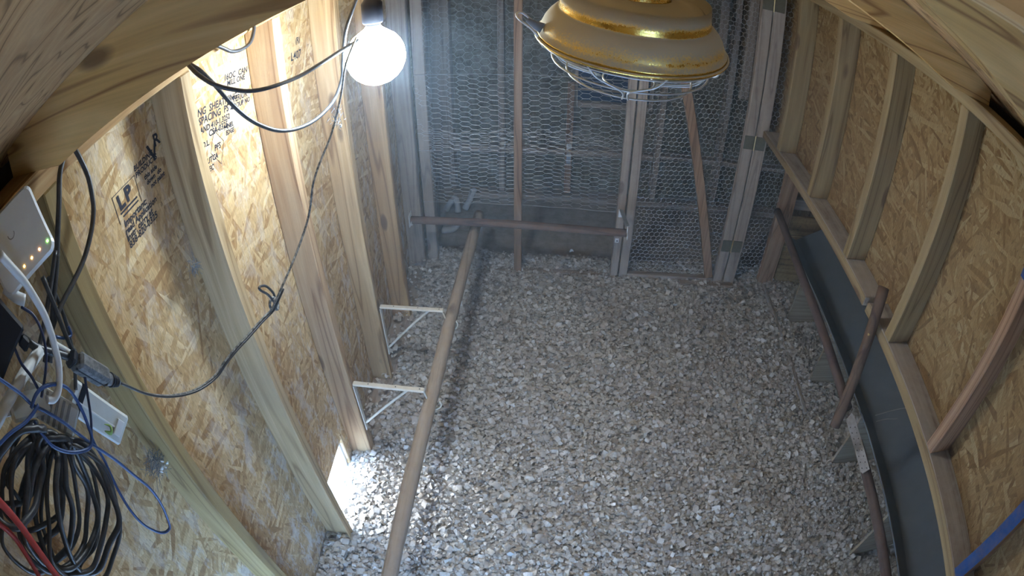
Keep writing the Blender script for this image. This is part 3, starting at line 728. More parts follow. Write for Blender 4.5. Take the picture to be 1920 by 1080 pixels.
ws = structure('wall_partition')
JL0, JL1 = 0.319, 0.358
mesh('post', cbox(-0.191, -0.153, YS, YS + 0.038, 0.0, 1.93), W_RED, ws)
mesh('post', cbox(JL0, JL1, YS, YS + 0.038, 0.0, 1.88), W_GREY_Z, ws)
mesh('post', cbox(-0.655, -0.600, YS + 0.040, YS + 0.078, 0.0, 1.72), W_GREY_Z, ws)
mesh('post', cbox(0.966, 1.030, YS, YS + 0.038, 0.0, 1.69), W_GREY_Z, ws)
mesh('post', cbox(1.190, 1.285, YS + 0.02, YS + 0.058, 0.0, 0.912), W_RED, ws)
mesh('sill', cbox(-0.655, -0.193, YS + 0.002, YS + 0.036, 0.0, 0.020), W_GREY_X, ws)
mesh('sill', cbox(-0.151, 0.317, YS + 0.002, YS + 0.036, 0.0, 0.020), W_GREY_X, ws)
mesh('sill', cbox(0.70, 1.02, YS - 0.045, YS - 0.010, 0.0, 0.030), W_GREY_X, ws)
mesh('rail', cbox(1.290, 1.58, YS + 0.10, YS + 0.138, 0.47, 0.535), W_GREY_X, ws)
mesh('nest_end_panel', pbox(1.290, 1.60, YS + 0.045, YS + 0.057, 0.0, 0.46), OSB_R_DIM, ws)
yw = YS + 0.0405
mesh('chicken_wire', hex_wires(-0.655, 0.335, 0.700, 0.1 + 1.005, 0.062, 0.0265, False, yw, 0.00085, 0.0035, 2), WIRE, ws, kind='stuff')
mesh('chicken_wire', hex_wires(-0.655, 0.335, 0.410, 0.815, 0.060, 0.0225, False, yw + 0.004, 0.00085, 0.006, 3), WIRE, ws, kind='stuff')
mesh('chicken_wire', hex_wires(-0.655, 0.335, 1.105, 1.60, 0.050, 0.032, False, yw + 0.002, 0.0007, 0.006, 5), WIRE, ws, kind='stuff')
mesh('chicken_wire', hex_wires(1.03, 1.19, 0.02, 0.91, 0.028, 0.032, True, YS + 0.04, 0.00085, 0.003, 6), WIRE, ws, kind='stuff')
mesh('chicken_wire', hex_wires(1.03, 1.088, 0.955, 1.69, 0.028, 0.032, True, YS + 0.04, 0.00085, 0.003, 7), WIRE, ws, kind='stuff')
for (z, a, b, dz) in ((1.105, -0.655, 0.335, 0.0), (0.800, -0.655, -0.16, 0.004), (0.705, -0.655, 0.335, -0.012), (0.410, -0.655, 0.335, -0.014)):
    n = 14
    mesh('selvedge_wire', tube([(a + (b - a) * k / n, yw - 0.002, z + dz * (k / n) ** 2 + 0.002 * math.sin(k * 1.9)) for k in range(n + 1)], 0.0011, 5, 2), WIRE, ws)

# the wire door
do = structure('door_1')
DX0, DX1 = 0.366, 0.960
mesh('stile', cbox(DX0, DX0 + 0.044, YS, YS + 0.034, 0.008, 1.84), W_GREY_Z, do)
mesh('stile', cbox(DX1 - 0.055, DX1, YS, YS + 0.034, 0.008, 1.72), W_GREY_Z, do)
mesh('bottom_rail', cbox(DX0 + 0.045, DX1 - 0.056, YS, YS + 0.034, 0.008, 0.040), W_GREY_X, do)
mesh('top_rail', cbox(DX0 + 0.045, DX1 - 0.056, YS, YS + 0.034, 1.66, 1.70), W_GREY_X, do)
mesh('diagonal_brace', obox((0.437, YS + 0.016, 1.655), (0.878, YS + 0.016, 0.042), 0.046, 0.030, (1, 0, 0)), W_RED, do)
mesh('chicken_wire', hex_wires(DX0 + 0.03, DX1 - 0.03, 0.03, 1.68, 0.0265, 0.0305, True, YS + 0.036, 0.00085, 0.003, 9), WIRE, do, kind='stuff')
mesh('screw', lathe([(0.0, 0.0), (0.006, 0.0), (0.006, 0.003), (0.0, 0.004)], (0, 0, 0), 10, None), GALV, do)
do.children[-1].location = (0.392, YS - 0.003, 1.01); do.children[-1].rotation_euler = (R(90), 0, 0)
for z in (0.265, 0.875, 1.60):
    h = mesh('hinge', cbox(DX1 - 0.054, DX1 + 0.001, YS - 0.004, YS - 0.0006, z - 0.036, z + 0.036, 0.0012), DARKMET, do)
    mesh('hinge_leaf', cbox(DX1 + 0.005, DX1 + 0.060, YS - 0.004, YS - 0.0006, z - 0.036, z + 0.036, 0.0012), DARKMET, h)
    mesh('hinge_pin', tube([(DX1 + 0.003, YS - 0.005, z - 0.040), (DX1 + 0.003, YS - 0.005, z), (DX1 + 0.003, YS - 0.005, z + 0.040)], 0.0035, 8, 2), BRASSPIN, h)

# pop hole in the left wall with its slide track, and the bright yard outside
po = structure('door_2')
mesh('slide_track', cbox(OL - 0.030, OL - 0.0115, HOLE[1] - 0.012, HOLE[1] + 0.030, 0.0, 0.30), WHITE_GAL, po)
mesh('slide_track', cbox(OL - 0.030, OL - 0.0115, HOLE[0] - 0.030, HOLE[0] + 0.012, 0.0, 0.30), WHITE_GAL, po)
mesh('hole_lining', cbox(OL - 0.0110, OL + 0.003, HOLE[1] + 0.0005, HOLE[1] + 0.014, 0.0, HOLE[3] + 0.02), W_PALE, po)
yard = mesh('ground', pbox(-7.0, -0.80, -7.0, 9.0, -0.30, -0.08), CONCRETE)
tag(yard, kind='structure')
# ------------------------------------------------------------------ lamps
# bare LED bulb, the light of the coop
lb = thing('led_bulb', 'bare glowing white LED bulb hanging beside the left wall', 'bulb', (LAMP[0], LAMP[1], LAMP[2] - 0.066))
prof = [(0.0, -0.066)] + [(0.066 * math.sin(R(a)), -0.066 * math.cos(R(a))) for a in range(15, 150, 15)] + [(0.020, 0.066), (0.017, 0.070)]  # globe drawn larger than a bulb to take in its glare
BULB = emit('led_white', (0.75, 0.885, 1.0), LAMP_POWER)
mesh('globe', lathe(prof, LAMP, 32), BULB, lb, True)
mesh('screw_base', lathe([(0.0165, 0.0705), (0.0165, 0.075), (0.014, 0.078)], LAMP, 24), GALV, lb, True)
mesh('socket', lathe([(0.021, 0.0785), (0.023, 0.082), (0.023, 0.125), (0.016, 0.135), (0.006, 0.150)], LAMP, 24), BLACKPL, lb, True)
mesh('lamp_cord', tube([(LAMP[0], LAMP[1], LAMP[2] + 0.150), (LAMP[0] - 0.004, LAMP[1] + 0.004, LAMP[2] + 0.20), (LAMP[0] - 0.002, LAMP[1] + 0.01, rz(LAMP[0]) + RT - 0.002)], 0.003, 8, 6), BLACKRUB, lb, True)

# brass brooder lamp in front of the camera
HL = Vector((0.097, 0.728, H - 0.178))
TILT = Matrix.Rotation(R(6), 3, 'X') @ Matrix.Rotation(R(1.5), 3, 'Y')
hl = thing('heat_lamp', 'dusty brass reflector heat lamp hanging close to the camera with wire guard', 'lamp', HL + Vector((0, 0, -0.06)))
outer = [(0.1250, 0.001), (0.1235, 0.005), (0.1205, 0.008), (0.1190, 0.013), (0.1160, 0.020), (0.1110, 0.0275), (0.1050, 0.0335), (0.1005, 0.0365), (0.0985, 0.0372), (0.0978, 0.0395),
         (0.0972, 0.0430), (0.0950, 0.0665), (0.0915, 0.0510), (0.0885, 0.0525), (0.0870, 0.0540), (0.0845, 0.0548), (0.0825, 0.0540), (0.0700, 0.0560), (0.0450, 0.0660), (0.0430, 0.0590)]
inner = [(max(r - 0.0014, 0.001), z - 0.0010) for r, z in outer[::-1]]
mesh('reflector', lathe(outer + inner, HL, 96, TILT), BRASS, hl, True)
ring = lambda r, z, n=40: [tuple(HL + TILT @ Vector((r * math.cos(2 * math.pi * k / n), r * math.sin(2 * math.pi * k / n), z))) for k in range(n)]
mesh('rolled_rim', tube(ring(0.1255, 0.0, 64), 0.0022, 10, 1, True), BRASS, hl, True)
mesh('neck', lathe([(0.0428, 0.0592), (0.041, 0.066), (0.036, 0.080), (0.033, 0.110), (0.024, 0.122), (0.010, 0.126)], HL, 40, TILT), BRASS, hl, True)
mesh('heat_bulb', lathe([(0.020, 0.050), (0.030, 0.025), (0.048, 0.0), (0.050, -0.008), (0.040, -0.016), (0.0, -0.020)], HL, 32, TILT), OFFWHITE, hl, True)
guard = []
for (r, z) in ((0.1200, -0.007), (0.1040, -0.032), (0.0840, -0.051), (0.0350, -0.062)):
    guard.append(mesh('guard_ring', tube(ring(r, z), 0.00135, 6, 1, True), WIRE, hl, True))
for k in range(8):
    a = R(k * 45 + 13); b = R(k * 45 + 13 + (20 if k % 2 else -20))
    f = lambda r, z, g: tuple(HL + TILT @ Vector((r * math.cos(g), r * math.sin(g), z)))
    mesh('guard_wire', tube([f(0.122, -0.002, a), f(0.116, -0.018, a * 0.7 + b * 0.3), f(0.104, -0.0335, b), f(0.084, -0.0525, b), f(0.035, -0.0635, b)], 0.0013, 6, 5), WIRE, hl, True)
le = Vector((-0.992, -0.12, 0))
fl_ = lambda r, z, s: tuple(HL + TILT @ (Vector((-r, s * 0.013 - 0.028, z))))
mesh('bail_loop', tube([fl_(0.121, 0.006, -1), fl_(0.130, 0.016, -0.9), fl_(0.143, 0.026, -0.8), fl_(0.149, 0.031, 0.0), fl_(0.143, 0.030, 0.8), fl_(0.130, 0.020, 0.7), fl_(0.121, 0.009, 0.9)], 0.0016, 6, 5), WIRE, hl, True)
mesh('clip_tab', tube([fl_(0.117, 0.013, 0), fl_(0.127, 0.018, 0), fl_(0.136, 0.023, 0.2)], lambda t: 0.006 * (1 - 0.75 * t) + 0.0015, 8, 5, False, 0.5), COBWEB, hl, True)
top_of = HL + TILT @ Vector((0, 0, 0.126))
mesh('power_cord', tube([tuple(top_of), (top_of.x, top_of.y, top_of.z + 0.03), (0.10, 0.735, rz(0.10) + RT - 0.002)], 0.0035, 8, 5), BLACKRUB, hl, True)

# ------------------------------------------------------------------ roost bars and their brackets
def closet_bracket(name, label, O, out, mat, group):
    """shelf-and-rod bracket: O is the top corner at the wall, 'out' the horizontal direction it juts"""
    O, out = Vector(O), Vector(out)
    s = out.cross(Vector((0, 0, 1)))
    t = thing(name, label, 'bracket', O + Vector((0, 0, -0.262)), group)
    mesh('top_arm', obox(O + out * 0.002, O + out * 0.262, 0.020, 0.010, s), mat, t)
    mesh('wall_arm', obox(O + out * 0.0035 + Vector((0, 0, -0.007)), O + out * 0.0035 + Vector((0, 0, -0.262)), 0.020, 0.004, s, 0.001), mat, t)
    mesh('diagonal_strut', tube([O + out * 0.007 + Vector((0, 0, -0.225)), O + out * 0.11 + Vector((0, 0, -0.105)), O + out * 0.200 + Vector((0, 0, -0.008))], 0.0050, 8, 3, False, 0.55), mat, t)
    hk = [O + out * 0.258 + Vector((0, 0, -0.007))]
    c = O + out * 0.285 + Vector((0, 0, -0.066))
    for a in range(130, 395, 22):
        hk.append(c + out * (0.0285 * math.cos(R(a))) + Vector((0, 0, 0.0285 * math.sin(R(a)))))
    mesh('rod_hook', tube(hk, 0.0026, 6, 3, False, 2.2), mat, t, True)
    for d in (0.06, 0.16, 0.245):
        mesh('screw_hole', lathe([(0.0, 0.0), (0.0022, 0.0), (0.0022, 0.0006), (0.0, 0.0007)], O + out * d + Vector((0, 0, 0.0055)), 8), BLACKPL, t)
    return t
BZ = H - 1.482
closet_bracket('roost_bracket', 'cream triangular metal bracket on the stud nearer the pop hole', (XL + 0.001, 1.232, BZ), (1, 0, 0), WHITE_MET, 'cream roost brackets on the left wall')
closet_bracket('roost_bracket', 'cream triangular metal bracket on the farther resinous stud', (XL + 0.001, 1.640, BZ), (1, 0, 0), WHITE_MET, 'cream roost brackets on the left wall')

px_ = [(-0.400, 0.30), (-0.397, 0.594), (-0.393, 0.906), (-0.384, 1.24), (-0.376, 1.64), (-0.366, 2.10), (-0.362, 2.425)]
thing_mesh('roost_pole', tube([(x, y, BZ - 0.0600 + 0.0015 * math.sin(y * 5)) for x, y in px_], 0.0250, 16, 6, False, 1.0, 0.04), POLE,
           'long bare wooden roost pole running along the left wall on brackets', 'pole', None, True)

RB_Y, RB_Z = 2.215, H - 1.468
thing_mesh('roost_bar', tube([(-0.655, RB_Y + 0.01, RB_Z + 0.012), (-0.3, RB_Y + 0.005, RB_Z + 0.009), (0.05, RB_Y, RB_Z + 0.003), (0.349, RB_Y - 0.005, RB_Z)], 0.0188, 14, 6), POLE_X,
           'brown wooden roost bar spanning across in front of the wire partition', 'bar', None, True)
t = thing('bar_bracket', 'white metal bracket on the door post holding the end of the brown roost bar', 'bracket', (0.338, YS - 0.003, 0.240))
mesh('top_arm', obox((0.338, YS - 0.002, 0.437), (0.340, RB_Y - 0.020, 0.500), 0.020, 0.006, (1, 0, 0)), GALV, t)
mesh('post_plate', cbox(0.326, 0.350, YS - 0.006, YS - 0.0005, 0.395, 0.440, 0.001), WHITE_GAL, t)
mesh('post_foot', cbox(0.322, 0.343, YS - 0.005, YS - 0.0005, 0.240, 0.266, 0.001), WHITE_GAL, t)
mesh('foot_screw', lathe([(0.0, 0.0), (0.004, 0.0), (0.004, 0.002), (0.0, 0.003)], (0.333, YS - 0.008, 0.252), 8), BLACKPL, t)
mesh('rod_hook', tube([(0.340, RB_Y - 0.024, 0.500), (0.342, RB_Y - 0.027, 0.478), (0.344, RB_Y - 0.028, 0.452), (0.344, RB_Y - 0.020, 0.432), (0.344, RB_Y, 0.4285), (0.344, RB_Y + 0.018, 0.434)], 0.0030, 8, 4, False, 3.0), WHITE_GAL, t, True)
t = thing('bar_cup', 'small white end cup holding the left end of the roost bar against the stud', 'cup', (-0.652, RB_Y + 0.010, 0.440))
mesh('cup_plate', cbox(-0.6598, -0.6565, RB_Y - 0.016, RB_Y + 0.036, 0.436, 0.500, 0.001), WHITE_GAL, t)
mesh('cup_lip', tube([(-0.650, RB_Y - 0.010, 0.466), (-0.650, RB_Y - 0.006, 0.446), (-0.650, RB_Y + 0.010, 0.4405), (-0.650, RB_Y + 0.027, 0.446)], 0.0025, 6, 4, False, 2.0), WHITE_GAL, t)

# right side perch in two lengths joined by a mending plate
PZ = H - 1.41
thing_mesh('perch_pole', tube([(1.176, 2.436, PZ), (1.150, 2.15, PZ), (1.131, 1.90, PZ), (1.117, 1.60, PZ), (1.104, 1.30, PZ), (1.099, 1.13, PZ)], 0.0200, 12, 6), POLE_D,
           'far length of dark perch dowel reaching the wire partition', 'pole', None, True)
thing_mesh('perch_pole', tube([(1.098, 0.975, PZ), (1.100, 0.70, PZ), (1.100, 0.40, PZ), (1.098, 0.05, PZ), (1.096, -0.25, PZ)], 0.0200, 12, 6), POLE_D,
           'near length of dark perch dowel below the mending plate', 'pole', None, True)
mp = thing('mending_plate', 'perforated galvanised mending plate joining the two dark perch dowels', 'plate', (1.080, 0.95, PZ + 0.02))
d0, d1 = Vector((1.079, 1.085, PZ + 0.0215)), Vector((1.079, 0.832, PZ + 0.0225))
sd = Vector((0.85, 0, 0.53))
def plate_pt(t_, s_, o=0.0):
    a = (d1 - d0); n = sd.normalized().cross(a.normalized())
    if n.z < 0: n = -n
    return d0 + a * t_ + sd.normalized() * s_ + n * o
w2 = 0.0175
PV = [plate_pt(0.0, 0.012), plate_pt(0.06, -w2 + 0.004), plate_pt(0.10, -w2), plate_pt(0.96, -w2), plate_pt(1.0, -w2 + 0.006), plate_pt(0.985, w2), plate_pt(0.08, w2)]
n_ = len(PV)
up_ = (plate_pt(0, 0, 0.0018) - plate_pt(0, 0))
mesh('plate', ([tuple(p) for p in PV] + [tuple(p + up_) for p in PV], [list(range(n_))[::-1], list(range(n_, 2 * n_))] + [[i, (i + 1) % n_, n_ + (i + 1) % n_, n_ + i] for i in range(n_)]), GALV, mp)
k = 0
for tt in (0.22, 0.32, 0.42, 0.52, 0.62, 0.72, 0.82, 0.92):
    for ss in (-0.009, 0.008):
        p = plate_pt(tt + (0.03 if ss > 0 else 0), ss, 0.0019)
        mesh('nail_hole', lathe([(0.0, 0.0), (0.0026, 0.0), (0.0026, 0.0005), (0.0, 0.0006)], p, 8), BLACKPL, mp)
sk0, sk1 = Vector((0.985, 1.128, 1.058)), Vector((0.930, 0.965, 0.630))
st = thing('stick', 'dark round wooden stick screwed slanting to the front of the right wall sill', 'stick', sk1)
mesh('shaft', tube([sk0, sk0.lerp(sk1, 0.33), sk0.lerp(sk1, 0.66), sk1], 0.0195, 14, 5, False, 1.0, 0.03), POLE_S, st, True)
ps = sk0.lerp(sk1, 0.30)
mesh('screw', lathe([(0.0, 0.003), (0.004, 0.002), (0.005, 0.0), (0.003, -0.012)], ps + Vector((-0.012, -0.012, 0.002)), 10), BRASSPIN, st)

# ------------------------------------------------------------------ nest boxes under the right wall
nb = thing('nest_box', 'row of nest boxes under the right wall with dark grey sloping cover sheets', 'nest box', (1.40, 1.2, 0.0))
def cover(y0, y1, dz):
    prof = [(1.268, 0.368), (1.2685, 0.3745), (1.272, 0.3735), (1.334, 0.3500), (1.610, 0.5080), (1.610, 0.5050), (1.334, 0.3465)]
    return prism([(x, z + dz) for x, z in prof], 1, y0, y1)
mesh('cover_sheet', cover(1.165, 2.425, 0.0), GREYSHEET, nb)
mesh('cover_sheet', cover(-0.28, 1.205, 0.0042), GREYSHEET, nb)
mesh('edge_trim', cbox(1.2655, 1.2705, 1.22, 2.42, 0.3750, 0.3775, 0.001), GREYEDGE, nb)
mesh('edge_trim', cbox(1.2655, 1.2705, -0.28, 1.16, 0.3792, 0.3817, 0.001), GREYEDGE, nb)
for y in (2.134, 1.690, 1.208, 0.727, 0.24):
    mesh('divider', prism([(1.285, 0.0), (1.600, 0.0), (1.600, 0.497), (1.334, 0.3455), (1.285, 0.3600)], 1, y, y + 0.012), PLYW, nb)
mesh('front_board', cbox(1.208, 1.226, 1.50, 2.43, 0.0, 0.034), W_GREY_Y, nb)
wr_ = []
for k, (a, b) in enumerate((((1.350, 1.200), (1.520, 1.150)), ((1.345, 1.170), (1.430, 1.135)))):
    p, q = a, b
    zz = lambda x: 0.3500 + (x - 1.334) * (0.5080 - 0.3500) / 0.276 + 0.0058
    wr_.append(tube([(p[0], p[1], zz(p[0])), ((p[0] + q[0]) / 2, (p[1] + q[1]) / 2 + 0.006, zz((p[0] + q[0]) / 2) + 0.001), (q[0], q[1], zz(q[0]))], 0.0022, 6, 4))
mesh('seam_crease', join(wr_), GREYEDGE, nb, True)

# ------------------------------------------------------------------ cords and electrics on the left wall
def cord(name, pts, r, mat, label, cat='cable', group=None, n=8, closed=False, sub=6):
    return thing_mesh(name, tube(pts, r, n, sub, closed), mat, label, cat, group, True)
cord('hanging_cord', CORD_UPPER, 0.0042, BLACKRUB, 'upper of two black cords swagged from the left rafter to the bulb', 'cord')
cord('hanging_cord', CORD_SAG, 0.0042, BLACKRUB, 'lower deeply sagging black cord swagged from the left rafter past the bulb', 'cord')
cord('hanging_cord', CORD_ARC, 0.0045, BLACKRUB, 'short arc of black cord poking below the rafter near the top plate', 'cord')
lc = thing('knotted_cord', 'thin dusty cord with a knot and loop hanging from the bulb to the black plug', 'cord', KNOT[0])
mesh('cord', tube([(x, y, z) for x, y, z in CORD_LAMP], 0.0023, 8, 6), DUSTYWIRE, lc, True)
mesh('second_conductor', tube([(x + 0.003, y + 0.002, z - 0.0035) for x, y, z in CORD_LAMP[11:]], 0.0021, 8, 6), BLACKRUB, lc, True)
mesh('loop', tube(KNOT_LOOP, 0.0026, 8, 6), BLACKRUB, lc, True)
kc = Vector(KNOT[0]); kn = []
for k in range(26):
    a = k * 0.62
    kn.append(tuple(kc + Vector((0.006 * math.sin(a * 0.5), 0.0105 * math.cos(a), 0.0115 * math.sin(a)))))
mesh('knot', tube(kn, 0.0030, 8, 3), DUSTYWIRE, lc, True)

for pts, r, lab in ((CORD_V1, 0.0050, 'thick black cord hanging straight down beside the first stud'),
                    (CORD_V2, 0.0046, 'black cord bowing out to the right in front of the first stud'),
                    (CORD_V3, 0.0042, 'black cord hanging just left of the straight thick cord'),
                    (CORD_V4, 0.0042, 'black cord slanting down right from the router to the plug'),
                    (CORD_V5, 0.0036, 'thin black cord along the near face of the first stud')):
    cord('hanging_cord', pts, r, BLACKRUB, lab, 'cord', 'black cords by the router')
cord('white_cable', WHITE_CABLE, 0.0058, WHITECAB, 'white cable curving down from the router', 'cable')
cord('white_cable', WHITE_CABLE_2, 0.0040, WHITECAB, 'short white cable end lying on the black plug', 'cable')
cord('conduit', CONDUIT, 0.0095, WHITECAB, 'straight pale grey plastic conduit slanting across the cables', 'conduit', sub=2)
cord('adapter_lead', ADAPT_CABLE, 0.0060, BLACKRUB, 'thick glossy black lead running from the black box to the plug', 'cable')
for pts, r, m, lab in ((BLUE_1, 0.0028, BLUECAB, 'long blue network cable with a big loop hanging over the wall'),
                       (BLUE_2, 0.0028, BLUECAB, 'blue network cable coiled in a ring over the cable bundle'),
                       (BLUE_3, 0.0026, BLUECAB, 'blue network cable leaving the bundle to the left edge'),
                       (BLUE_4, 0.0024, DARKBLUE, 'dark blue cable arching out from under the router'),
                       (BLUE_5, 0.0024, BLUECAB, 'small blue cable bend hooked round the cords by the stud'),
                       (BLUE_6, 0.0024, DARKBLUE, 'dark blue cable hanging from below the plug over the white adapter'),
                       (BLUE_7, 0.0026, DARKBLUE, 'dark blue cable slanting below the black box across the conduit')):
    cord('network_cable', pts, r, m, lab, 'cable', 'blue cables on the left wall')
cord('red_cable', RED_1, 0.0062, REDCAB, 'upper thicker red cable slanting across the black coil', 'cable')
cord('red_cable', RED_2, 0.0045, REDCAB, 'lower thinner red cable slanting across the black coil', 'cable')
cl = thing('cable_coil', 'big hanging coil of black cable on the left wall', 'cable coil', COIL[0][7])
for i, lp in enumerate(COIL):
    mesh('loop', tube(lp, 0.0042 + 0.0012 * ((i * 7) % 3) / 2, 7, 5, True), BLACKRUB, cl, True)
tie = [COIL[3][0], COIL[6][0], COIL[9][0], COIL[12][0]]
mesh('cable_tie', tube([(p[0] + 0.012, p[1], p[2] + 0.006 * (-1) ** i) for i, p in enumerate(tie)], 0.0050, 7, 5), BLACKRUB, cl, True)

# white router with status lights
def panel_frame(c, out, up):
    out, up = Vector(out).normalized(), Vector(up)
    up = (up - out * up.dot(out)).normalized()
    return Vector(c), up.cross(out), up, out
def local_box(fr, a0, a1, b0, b1, c0, c1, c=0.003):
    O, X, Y, Z = fr
    V, F = cbox(a0, a1, b0, b1, c0, c1, c)
    return [tuple(O + X * x + Y * y + Z * z) for x, y, z in V], F
def rounded_slab(fr, poly, z0, z1, inset):
    O, X, Y, Z = fr; n = len(poly)
    cx = sum(p[0] for p in poly) / n; cy = sum(p[1] for p in poly) / n
    V = []
    for (z, s) in ((z0, 1.0), (z1 - inset, 1.0), (z1, 1.0 - inset * 12)):
        for (x, y) in poly:
            V.append(tuple(O + X * (cx + (x - cx) * s) + Y * (cy + (y - cy) * s) + Z * z))
    F = [list(range(n))[::-1], list(range(2 * n, 3 * n))]
    for lv in (0, 1):
        for i in range(n):
            j = (i + 1) % n
            F.append([lv * n + i, lv * n + j, (lv + 1) * n + j, (lv + 1) * n + i])
    return V, F
RO = Vector(ROUTER[1]); 
fr = panel_frame((-0.615, 0.310, H - 0.222), (0.80, -0.42, 0.42), (0, -0.10, 1))
ro = thing('router', 'white plastic router with a row of coloured status lights under the rafter', 'router', (-0.62, 0.318, H - 0.275))
poly = []
for (cx, cy, a0) in ((0.040, 0.037, 0), (-0.040, 0.037, 90), (-0.040, -0.037, 180), (0.040, -0.037, 270)):
    for k in range(5):
        a = R(a0 + k * 22.5); poly.append((cx + 0.012 * math.cos(a), cy + 0.012 * math.sin(a)))
mesh('case', rounded_slab(fr, poly, -0.012, 0.016, 0.006), WHITEPL, ro, False)
O_, X_, Y_, Z_ = fr
led_cols = ((0.05, 0.25, 1.0), (1.0, 0.55, 0.15), (1.0, 0.5, 0.15), (1.0, 0.45, 0.2), (0.35, 1.0, 0.15))
for i, c in enumerate(led_cols):
    p = O_ + X_ * (-0.022 + 0.016 * i) + Y_ * (-0.034) + Z_ * 0.0165
    mesh('status_light', lathe([(0.0, 0.0), (0.0016 if i else 0.0026, 0.0), (0.0013, 0.0008), (0.0, 0.001)], p, 10, Matrix((X_, Y_, Z_)).transposed()), emit('status_light_%s' % 'abcde'[i], c, 9.0), ro)
mk = [(0.006 * math.cos(R(a)), 0.006 * math.sin(R(a))) for a in range(165, 380, 18)]
mesh('logo', tube([tuple(O_ + X_ * (a - 0.004) + Y_ * (b + 0.012) + Z_ * 0.0162) for a, b in mk], 0.0007, 5, 2), GREYPL, ro)
mesh('cable_boot', tube([tuple(O_ + X_ * -0.050 + Y_ * -0.030 + Z_ * 0.004), tuple(O_ + X_ * -0.040 + Y_ * -0.052 + Z_ * 0.004), tuple(O_ + X_ * -0.030 + Y_ * -0.066 + Z_ * 0.004)], 0.008, 8, 4), WHITEPL, ro, True)
# black power box
fr2 = panel_frame((-0.605, 0.215, H - 0.278), (0.86, -0.35, 0.36), (0, -0.30, 1))
t = thing('power_box', 'black plastic power box under the white router at the left edge', 'box', (-0.60, 0.225, H - 0.33))
mesh('case', local_box(fr2, -0.050, 0.030, -0.032, 0.030, -0.018, 0.016, 0.004), BLACKPL, t)
mesh('lead_boot', local_box(fr2, 0.006, 0.022, -0.050, -0.0325, -0.008, 0.010, 0.003), BLACKPL, t)
# cord connector
pa, pb = Vector(PLUG[1]), Vector(PLUG[2]); pc = Vector(PLUG[3]); p0_ = Vector(PLUG[0])
t = thing('cord_connector', 'dusty grey and black plug joined to the knotted cord', 'plug', pa.lerp(pb, 0.5) + Vector((0, 0, -0.03)))
mesh('plug_body', obox(pa, pb, 0.034, 0.024, (1, 0.2, 0.5), 0.005), PLUGPL, t)
mesh('plug_neck', tube([pb, pb.lerp(pc, 0.4), pc], lambda u: 0.0125 - 0.006 * u, 10, 4), PLUGPL, t, True)
for k in range(3):
    q = pb.lerp(pc, 0.45 + 0.2 * k)
    mesh('strain_ring', tube([q - (pc - pb).normalized() * 0.002, q, q + (pc - pb).normalized() * 0.002], 0.0115 - 0.0015 * k, 10, 1), BLACKPL, t, True)
mesh('socket_end', obox(p0_, pa, 0.030, 0.022, (1, 0.2, 0.5), 0.005), BLACKPL, t)
mesh('seam', obox(pa.lerp(pb, 0.03), pa.lerp(pb, 0.97), 0.004, 0.0255, (1, 0.2, 0.5), 0.001), BLACKPL, t)
# white adapters
fr3 = panel_frame((-0.660, 0.318, H - 0.548), (0.97, -0.22, 0.12), (0.0, -0.34, 0.94))
t = thing('power_adapter', 'flat white plastic adapter hanging below the plug', 'adapter', (-0.66, 0.318, H - 0.61))
mesh('case', local_box(fr3, -0.027, 0.027, -0.066, 0.066, -0.012, 0.012, 0.004), OFFWHITE, t)
mesh('lid_rib', local_box(fr3, -0.004, -0.001, -0.050, 0.050, 0.0122, 0.0138, 0.0005), WHITEPL, t)
mesh('latch', local_box(fr3, -0.014, 0.014, -0.056, -0.040, 0.0122, 0.0160, 0.001), WHITEPL, t)
mesh('band', local_box(fr3, -0.0285, 0.0285, 0.040, 0.052, -0.0135, 0.0135, 0.001), BLACKPL, t)
fr4 = panel_frame((-0.640, 0.235, H - 0.440), (0.9, -0.3, 0.3), (0.0, -0.45, 0.9))
t = thing('power_adapter', 'ribbed white plastic adapter half buried among the cables', 'adapter', (-0.64, 0.235, H - 0.50))
mesh('case', local_box(fr4, -0.024, 0.024, -0.052, 0.052, -0.012, 0.014, 0.005), OFFWHITE, t)
for k in range(6):
    mesh('rib', local_box(fr4, -0.022, 0.022, -0.034 + k * 0.011, -0.029 + k * 0.011, 0.0142, 0.0165, 0.0006), GREYPL, t)
fr5 = panel_frame((-0.645, 0.205, H - 0.405), (0.9, -0.1, 0.4), (0.0, -0.8, 0.6))
t = thing('power_adapter', 'crumpled off-white plastic adapter beside the conduit', 'adapter', (-0.645, 0.205, H - 0.45))
mesh('case', local_box(fr5, -0.018, 0.018, -0.040, 0.040, -0.010, 0.010, 0.005), OFFWHITE, t)
mesh('plug_pins', local_box(fr5, -0.008, 0.008, 0.0405, 0.052, -0.003, 0.003, 0.001), GALV, t)
lf = [(-0.628, 0.296, H - 0.556), (-0.622, 0.302, H - 0.566), (-0.625, 0.310, H - 0.560), (-0.630, 0.304, H - 0.550)]
thing_mesh('green_tag', tube(lf, lambda u: 0.001 + 0.006 * math.sin(math.pi * u), 8, 4, False, 0.35), GREENLEAF, 'tiny bright green tag tucked beside the flat white adapter', 'tag', None, True)

